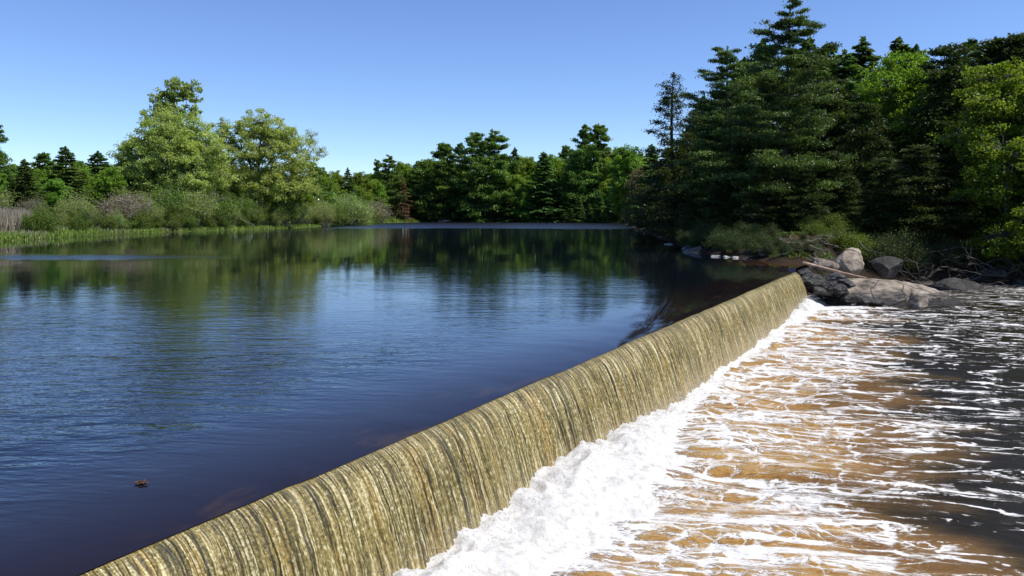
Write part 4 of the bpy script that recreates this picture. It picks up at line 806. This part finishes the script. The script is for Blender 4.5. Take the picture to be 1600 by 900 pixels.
# ------------------------------------------------------------------ rocks, wood, grass
def boulder(name, seed, size, loc, mat, rz=0.0, sub=4, cuts=6, rough=0.16, tilt=(0, 0)):
    r = np.random.default_rng(seed); bm = bmesh.new(); bmesh.ops.create_icosphere(bm, subdivisions=sub, radius=1.0)
    V = np.array([v.co[:] for v in bm.verts])
    for i in range(cuts):
        n = unit(r.normal(size=3)); d = r.uniform(0.48, 0.80); k = V @ n; V = V - np.maximum(k - d, 0)[:, None] * n * 0.985
    V *= (1 + rough * fbm(V[:, 0] * 1.4 + seed, V[:, 1] * 1.4, V[:, 2] * 1.4, 4) + rough * 0.35 * fbm(V[:, 0] * 6 + seed, V[:, 1] * 6, V[:, 2] * 6, 3))[:, None]
    V *= np.array(size) * 0.5 * 1.18
    for v, c in zip(bm.verts, V): v.co = c
    me = bpy.data.meshes.new(name); bm.to_mesh(me); bm.free()
    me.polygons.foreach_set("use_smooth", np.ones(len(me.polygons), bool)); me.materials.append(mat)
    o = link(name, me); o.location = loc; o.rotation_euler = (tilt[0], tilt[1], rz); return o
def at(px, py, R): return (wx_at(px, R), R, CH - (py - YH) * R / F)
# the flat slab: profile across the picture
def slab():
    nu, nv_ = 120, 50
    u = np.linspace(0, 1, nu)[:, None]; v = np.linspace(0, 1, nv_)[None, :]
    W_, D_ = 6.7, 3.0
    x = (u - 0.5) * W_ + 0 * v; yv = (v - 0.5) * D_ * (0.55 + 0.55 * np.sin(math.pi * np.clip(u, 0.02, 0.98)) ** 0.5) - 0.5 * (u - .5)
    top = np.interp(u[:, 0], [0, .08, .25, .45, .62, .8, .93, 1], [0.15, 0.95, 1.22, 1.32, 1.18, .85, .55, -0.1])[:, None]
    edge = smooth(0, .28, v) * (1 - smooth(.80, 1, v)); z = -0.4 + (top + 0.4) * (0.35 * smooth(0, 0.10, v) + 0.65 * smooth(0.03, .50, v)) * (1 - smooth(.86, 1, v))
    z = z + 0.13 * fbm(x * 0.8, yv * 1.4, 2.0, 4) + 0.05 * np.abs(fbm(x * 2.5, yv * 2.5 + x, 4.0, 3))
    crack = np.exp(-((x - 1.05 - 0.5 * yv) / 0.10) ** 2) * smooth(-0.2, -1.0, yv); z = z - 0.4 * crack
    me = mesh_from('flat_boulder', np.stack([x, yv + 0.06 * fbm(x * 2, z * 2, 1.0, 3), z], -1).reshape(-1, 3), grid_quads(nu, nv_), smooth_shade=True, mats=M['rockwet'])
    o = link('flat_boulder', me); c = at(1391, 470, 39.0); o.location = (c[0], 39.2, LOW); o.rotation_euler = (0, 0, -0.05); o.scale = (1.03, 1, 0.84); return o
tag(slab(), 'large flat tan boulder slab lying in the water beside the dam end', 'boulder')
tag(boulder('boulder', 11, (1.75, 1.3, 1.45), at(1325, 407, 41.5), M['rock'], 0.4, 5, 9, 0.10), 'upright pale boulder with sunlit face behind the red driftwood log', 'boulder')
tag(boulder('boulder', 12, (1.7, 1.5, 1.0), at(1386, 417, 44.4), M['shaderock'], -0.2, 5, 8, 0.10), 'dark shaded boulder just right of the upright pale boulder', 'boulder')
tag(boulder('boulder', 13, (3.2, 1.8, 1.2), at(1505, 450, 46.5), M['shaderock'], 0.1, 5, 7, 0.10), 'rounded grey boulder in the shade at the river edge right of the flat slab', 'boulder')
tag(boulder('boulder', 14, (1.3, 1.2, 0.8), at(1288, 415, 40.6), M['rock'], 0.9, 4, 7, 0.14), 'low rock under the driftwood left of the upright pale boulder', 'boulder')
tag(boulder('boulder', 15, (0.9, 0.6, 0.65), at(1437, 472, 37.4), M['rock'], 0.2, 4, 8, 0.12), 'small pointed rock at the wet front of the flat slab', 'boulder')
G = 'wet black rocks between the dam end and the slab'
for i, (px, py, R, sx, sz) in enumerate([(1268, 436, 38.7, 1.1, 0.8), (1290, 446, 38.5, 1.2, 0.8), (1278, 452, 38.2, 0.8, 0.5), (1312, 452, 38.2, 1.0, 0.7), (1332, 462, 37.8, 1.0, 0.5), (1300, 432, 39.2, 1.1, 0.7), (1350, 466, 37.7, 0.9, 0.4), (1258, 424, 39.2, 0.7, 0.5), (1368, 470, 37.6, 0.8, 0.4), (1322, 440, 38.6, 0.9, 0.5)]):
    zoned(tag(boulder('wet_rock', 30 + i, (sx, sx * .8, sz * 0.8), at(px, py + 3, R), M['darkrock'], i * 1.1, 4, 6, 0.28), 'black wet rock between dam end and flat slab', 'rock', G), '', px)
G = 'white stones along the right shore'
for i, (px, py, R, sx) in enumerate([(1046, 382, 69.5, 1.1), (1118, 401, 49.5, 0.9), (1134, 402, 48.8, 1.0), (1150, 403, 48.0, 0.8), (1168, 405, 47.0, 0.6), (1180, 406, 46.4, 0.5), (1203, 408, 45.0, 0.6), (1125, 399, 50.2, 0.6)]):
    x, y, z = at(px, py, R); zoned(tag(boulder('white_stone', 50 + i, (sx * .75, sx * .5, 0.17), (x, y, 0.0), M['palerock'], i * .7, 3, 5, 0.15), 'white stone at the right shore water line', 'stone', G), '', px)
G = 'dark rocks along the right shore'
for i, (px, R, sx) in enumerate([(1090, 55, 1.8), (1075, 60, 1.4), (1195, 46.2, 1.1), (1170, 48.5, 1.0), (1550, 50.3, 1.6), (1590, 50.0, 1.2), (1440, 48, 1.3)]):
    x = wx_at(px, R); zg = float(ground_z(np.array([x]), np.array([float(R)]))[0]); zoned(tag(boulder('shore_rock', 70 + i, (sx, sx * .8, sx * .45), (x, R, max(zg, -1.7 if px > 1300 else -0.1) + 0.05), M['darkrock'], i * .9, 4, 6, 0.16), 'dark rock below the right bank bushes', 'rock', G), '', px)
for i, (px, R, sx, lab) in enumerate([(676, 267.0, 4.2, 'left one of two white rocks at the far water line'), (698, 266.0, 5.6, 'right, larger one of two white rocks at the far water line')]):
    tag(boulder('white_rock', 90 + i, (sx, 2.4, 2.2), (wx_at(px, R), R, 0.4), M['palerock'], 0.2, 3, 6, 0.12), lab, 'rock')

# driftwood
def branch_mesh(name, seed, length, rad, mat, forks=3, bend=0.25, wig=0.10):
    r = np.random.default_rng(seed); q = np.linspace(0, 1, 12)
    P = np.stack([q * length, bend * length * np.sin(q * math.pi * r.uniform(0.6, 1.4)) * r.choice([-1, 1]), wig * length * np.sin(q * 5 + seed)], 1) + r.normal(size=(12, 3)) * min(0.012, wig * 0.3) * length
    paths = [(P, rad * np.linspace(1, 0.35, 12))]
    for k in range(forks):
        i = r.integers(3, 10); d = unit(r.normal(size=3) + np.array([1.2, 0, 0.3])); l = length * r.uniform(0.2, 0.45); s = np.linspace(0, 1, 6)[:, None]
        paths.append((P[i] + d * l * s + r.normal(size=(6, 3)) * 0.03 * l * s, rad * 0.6 * np.linspace(1, 0.25, 6)))
    return wood_mesh(name, paths, mat, 6)
def lay(name, me, a, b, label, cat, group=None, roll=0.0):
    a, b = Vector(a), Vector(b); d = b - a; L0 = max(v.co.x for v in me.vertices)
    o = link(name, me); s = d.length / L0; o.scale = (s, s, s); o.location = a
    o.rotation_euler = (d.to_track_quat('X', 'Z').to_matrix() @ Matrix.Rotation(roll, 3, 'X')).to_euler(); return tag(o, label, cat, group)
lay('driftwood_log', branch_mesh('driftwood_log', 1, 3.2, 0.085, M['redwood'], 0, 0.015, 0.006), at(1254, 411, 38.8), at(1354, 434, 38.0), 'long straight reddish stripped log resting across the rocks by the dam end', 'log')
lay('curved_branch', branch_mesh('curved_branch', 2, 2.0, 0.035, M['driftwood'], 1, 0.22), at(1262, 382, 43.3), at(1308, 378, 43.3), 'pale curved branch hanging off the bank above the rocks', 'branch', roll=1.5)
lay('thin_root', branch_mesh('thin_root', 3, 2.0, 0.03, M['driftwood'], 2, 0.1), at(1342, 376, 44.2), at(1382, 402, 43.4), 'thin pale root dangling between the two boulders under the bank', 'root')
G = 'driftwood heap left of the upright boulder'
bms = [branch_mesh('dead_branch', 20 + i, 2.0, 0.045, M['driftwood'], 3, 0.12) for i in range(3)]; bdk = [branch_mesh('dead_limb', 30 + i, 2.6, 0.04, M['deadwood'], 4, 0.18) for i in range(4)]
for i in range(16):
    px = random.uniform(1262, 1300); py = random.uniform(398, 418); R = 41.2 - (py - 398) * 0.04 + random.uniform(-.2, .2)
    a = at(px, py, R); b = at(px + random.uniform(8, 38), py + random.uniform(0, 18), R - 0.1); lay('driftwood_branch', bms[i % 3], a, b, 'pale weathered branch in the driftwood heap by the dam end', 'branch', G, random.uniform(0, 6))
G = 'dead branches tangled on the shaded bank'
for i in range(46):
    px = random.uniform(1395, 1640); py = random.uniform(385, 446); R = 50.2 - (py - 385) * 0.03 + random.uniform(-.5, .3)
    a = at(px, py, R); an = random.uniform(-0.7, 0.7) + (math.pi if random.random() < .5 else 0); l = random.uniform(22, 75)
    lay('dead_branch', bdk[i % 4], a, at(px + math.cos(an) * l, py + math.sin(an) * l * 0.5, R - random.uniform(0, .8)), 'grey dead branch tangled on the shaded bank below the maple', 'branch', G, random.uniform(0, 6))
G = 'dead branches on the bank behind the dam end'
for i in range(22):
    px = random.uniform(1205, 1290); py = random.uniform(372, 405); R = 44.5 - (py - 372) * 0.05 + random.uniform(-.4, .4)
    a = at(px, py, R); an = random.uniform(-0.9, 0.9); l = random.uniform(15, 45)
    lay('dead_branch', (bdk + bms)[i % 7], a, at(px + math.cos(an) * l, py + math.sin(an) * l * 0.6, R), 'dead branch lying on the bank behind the dam end', 'branch', G, random.uniform(0, 6))
lay('shore_log', branch_mesh('shore_log', 51, 4.5, 0.22, M['deadwood'], 2, 0.04, 0.02), (wx_at(250, 117.2), 117.2, 0.28), (wx_at(284, 119.5), 119.5, 0.55), 'dark fallen log at the water line below the big willow', 'log')
lay('shore_log', branch_mesh('shore_log', 52, 4.5, 0.15, M['driftwood'], 2, 0.04, 0.02), (wx_at(374, 136), 136, 1.9), (wx_at(398, 137), 137, 0.7), 'pale fallen log slanting out of the shrubs below the domed willow', 'log')
lay('shore_log', branch_mesh('shore_log', 53, 3.0, 0.2, M['redwood'], 1, 0.04, 0.02), (wx_at(228, 113.5), 113.5, 0.25), (wx_at(240, 114.5), 114.5, 0.5), 'short reddish log at the water line left of the dark fallen log', 'log')

# floating leaf clump in the lower left of the lake
r = np.random.default_rng(5); nl = 26; x, y, z = at(222, 748, 7.92)
C = np.stack([r.normal(size=nl) * 0.035, r.normal(size=nl) * 0.03, r.uniform(0.0, 0.012, nl)], 1)
me = crown_mesh('floating_leaf', [leaves(C, r.normal(size=(nl, 3)) * [1, 1, .1], np.array([0, 0, 1.0]) + r.normal(size=(nl, 3)) * .15, 0.05, 0.03, r.random(nl) * .6)], M['litterleaf'])
o = link('floating_leaves', me); o.location = (x, y, float(lake_z(np.array(xy_to_sn(x, y)[1]))) + 0.004); tag(o, 'small clump of rusty leaves floating in the near lake', 'leaves')

# ------------------------------------------------------------------ grass, reeds and litter (uncountable)
def scatter_blades(name, xr, yr, n, keep, L, W, mat, seed, lean=0.35, clump=0.0):
    r = np.random.default_rng(seed); x = r.uniform(*xr, n); y = r.uniform(*yr, n); k = keep(x, y, r.random(n)); x, y = x[k], y[k]; z = ground_z(x, y); n = len(x)
    D = np.array([0, 0, 1.0]) + r.normal(size=(n, 3)) * lean; D[:, 2] = np.abs(D[:, 2]) + .2; Lx = L * r.uniform(0.5, 1.3, n)
    C = np.stack([x, y, z], 1) + unit(D) * Lx[:, None] * 0.45
    a = r.uniform(0, 6.28, n); Nn = np.stack([np.cos(a), np.sin(a), 0 * a], 1)
    return crown_mesh(name, [leaves(C, D, Nn, Lx, W * r.uniform(.6, 1.4, n), 0.45 + 0.25 * r.normal(size=n) + 0.3 * fbm(x * .4, y * .4, 1.0, 2))], mat)
sdl = lambda x, y: poly_sd(x, y, SHORE)
me = scatter_blades('grass', (-66, -36), (74, 205), 150000, lambda x, y, u: (sdl(x, y) > 0.25) & (sdl(x, y) < 11) & (u < np.exp(-(y - 74) / 90)), 0.55, 0.12, M['grass'], 1)
tag(link('grass', me), 'strip of green grass along the edge of the left bank', 'grass', kind='stuff')
me = scatter_blades('dry_reeds', (-66, -48), (80, 98), 26000, lambda x, y, u: (sdl(x, y) > 4.5) & (sdl(x, y) < 13) & ((x / y) < (46 - 800) / F + 0.004 * u) & (x / y > -0.68), 2.1, 0.07, M['reed'], 2, 0.16)
tag(link('dry_reeds', me), 'stand of dry greyish tan reeds at the left edge', 'reeds', kind='stuff')
me = scatter_blades('dry_grass', (-60, -40), (76, 110), 9000, lambda x, y, u: (sdl(x, y) > 0.2) & (sdl(x, y) < 6) & (fbm(x * .25, y * .25, 3, 2) > 0.12), 0.7, 0.06, M['reed'], 3, 0.3)
tag(link('dry_grass', me), 'patches of dry pale grass on the left bank', 'grass', kind='stuff')
me = scatter_blades('ground_cover', (8, 40), (41, 75), 60000, lambda x, y, u: (sdl(x, y) > 1.2) & (fbm(x * .35, y * .35, 6, 3) > -0.05), 0.22, 0.12, M['brush'], 4, 0.9)
tag(link('ground_cover', me), 'low green plants covering the floor of the right bank', 'ground cover', kind='stuff')
me = scatter_blades('needle_litter', (13, 34), (41, 58), 60000, lambda x, y, u: (sdl(x, y) > 2.6) & (sdl(x, y) < 9) & (fbm(x * .5, y * .5, 8, 3) > -0.15), 0.16, 0.05, M['litterleaf'], 5, 2.5)
tag(link('needle_litter', me), 'rusty fallen needles and leaves on the brink of the right bank', 'leaf litter', kind='stuff')
me = scatter_blades('far_grass', (-42, 40), (225, 285), 30000, lambda x, y, u: (sdl(x, y) > 0.2) & (sdl(x, y) < 7), 0.7, 0.25, M['brush'], 6, 0.5)
tag(link('shore_plants', me), 'low plants along the water line of the far shore', 'ground cover', kind='stuff')

settle_labels()
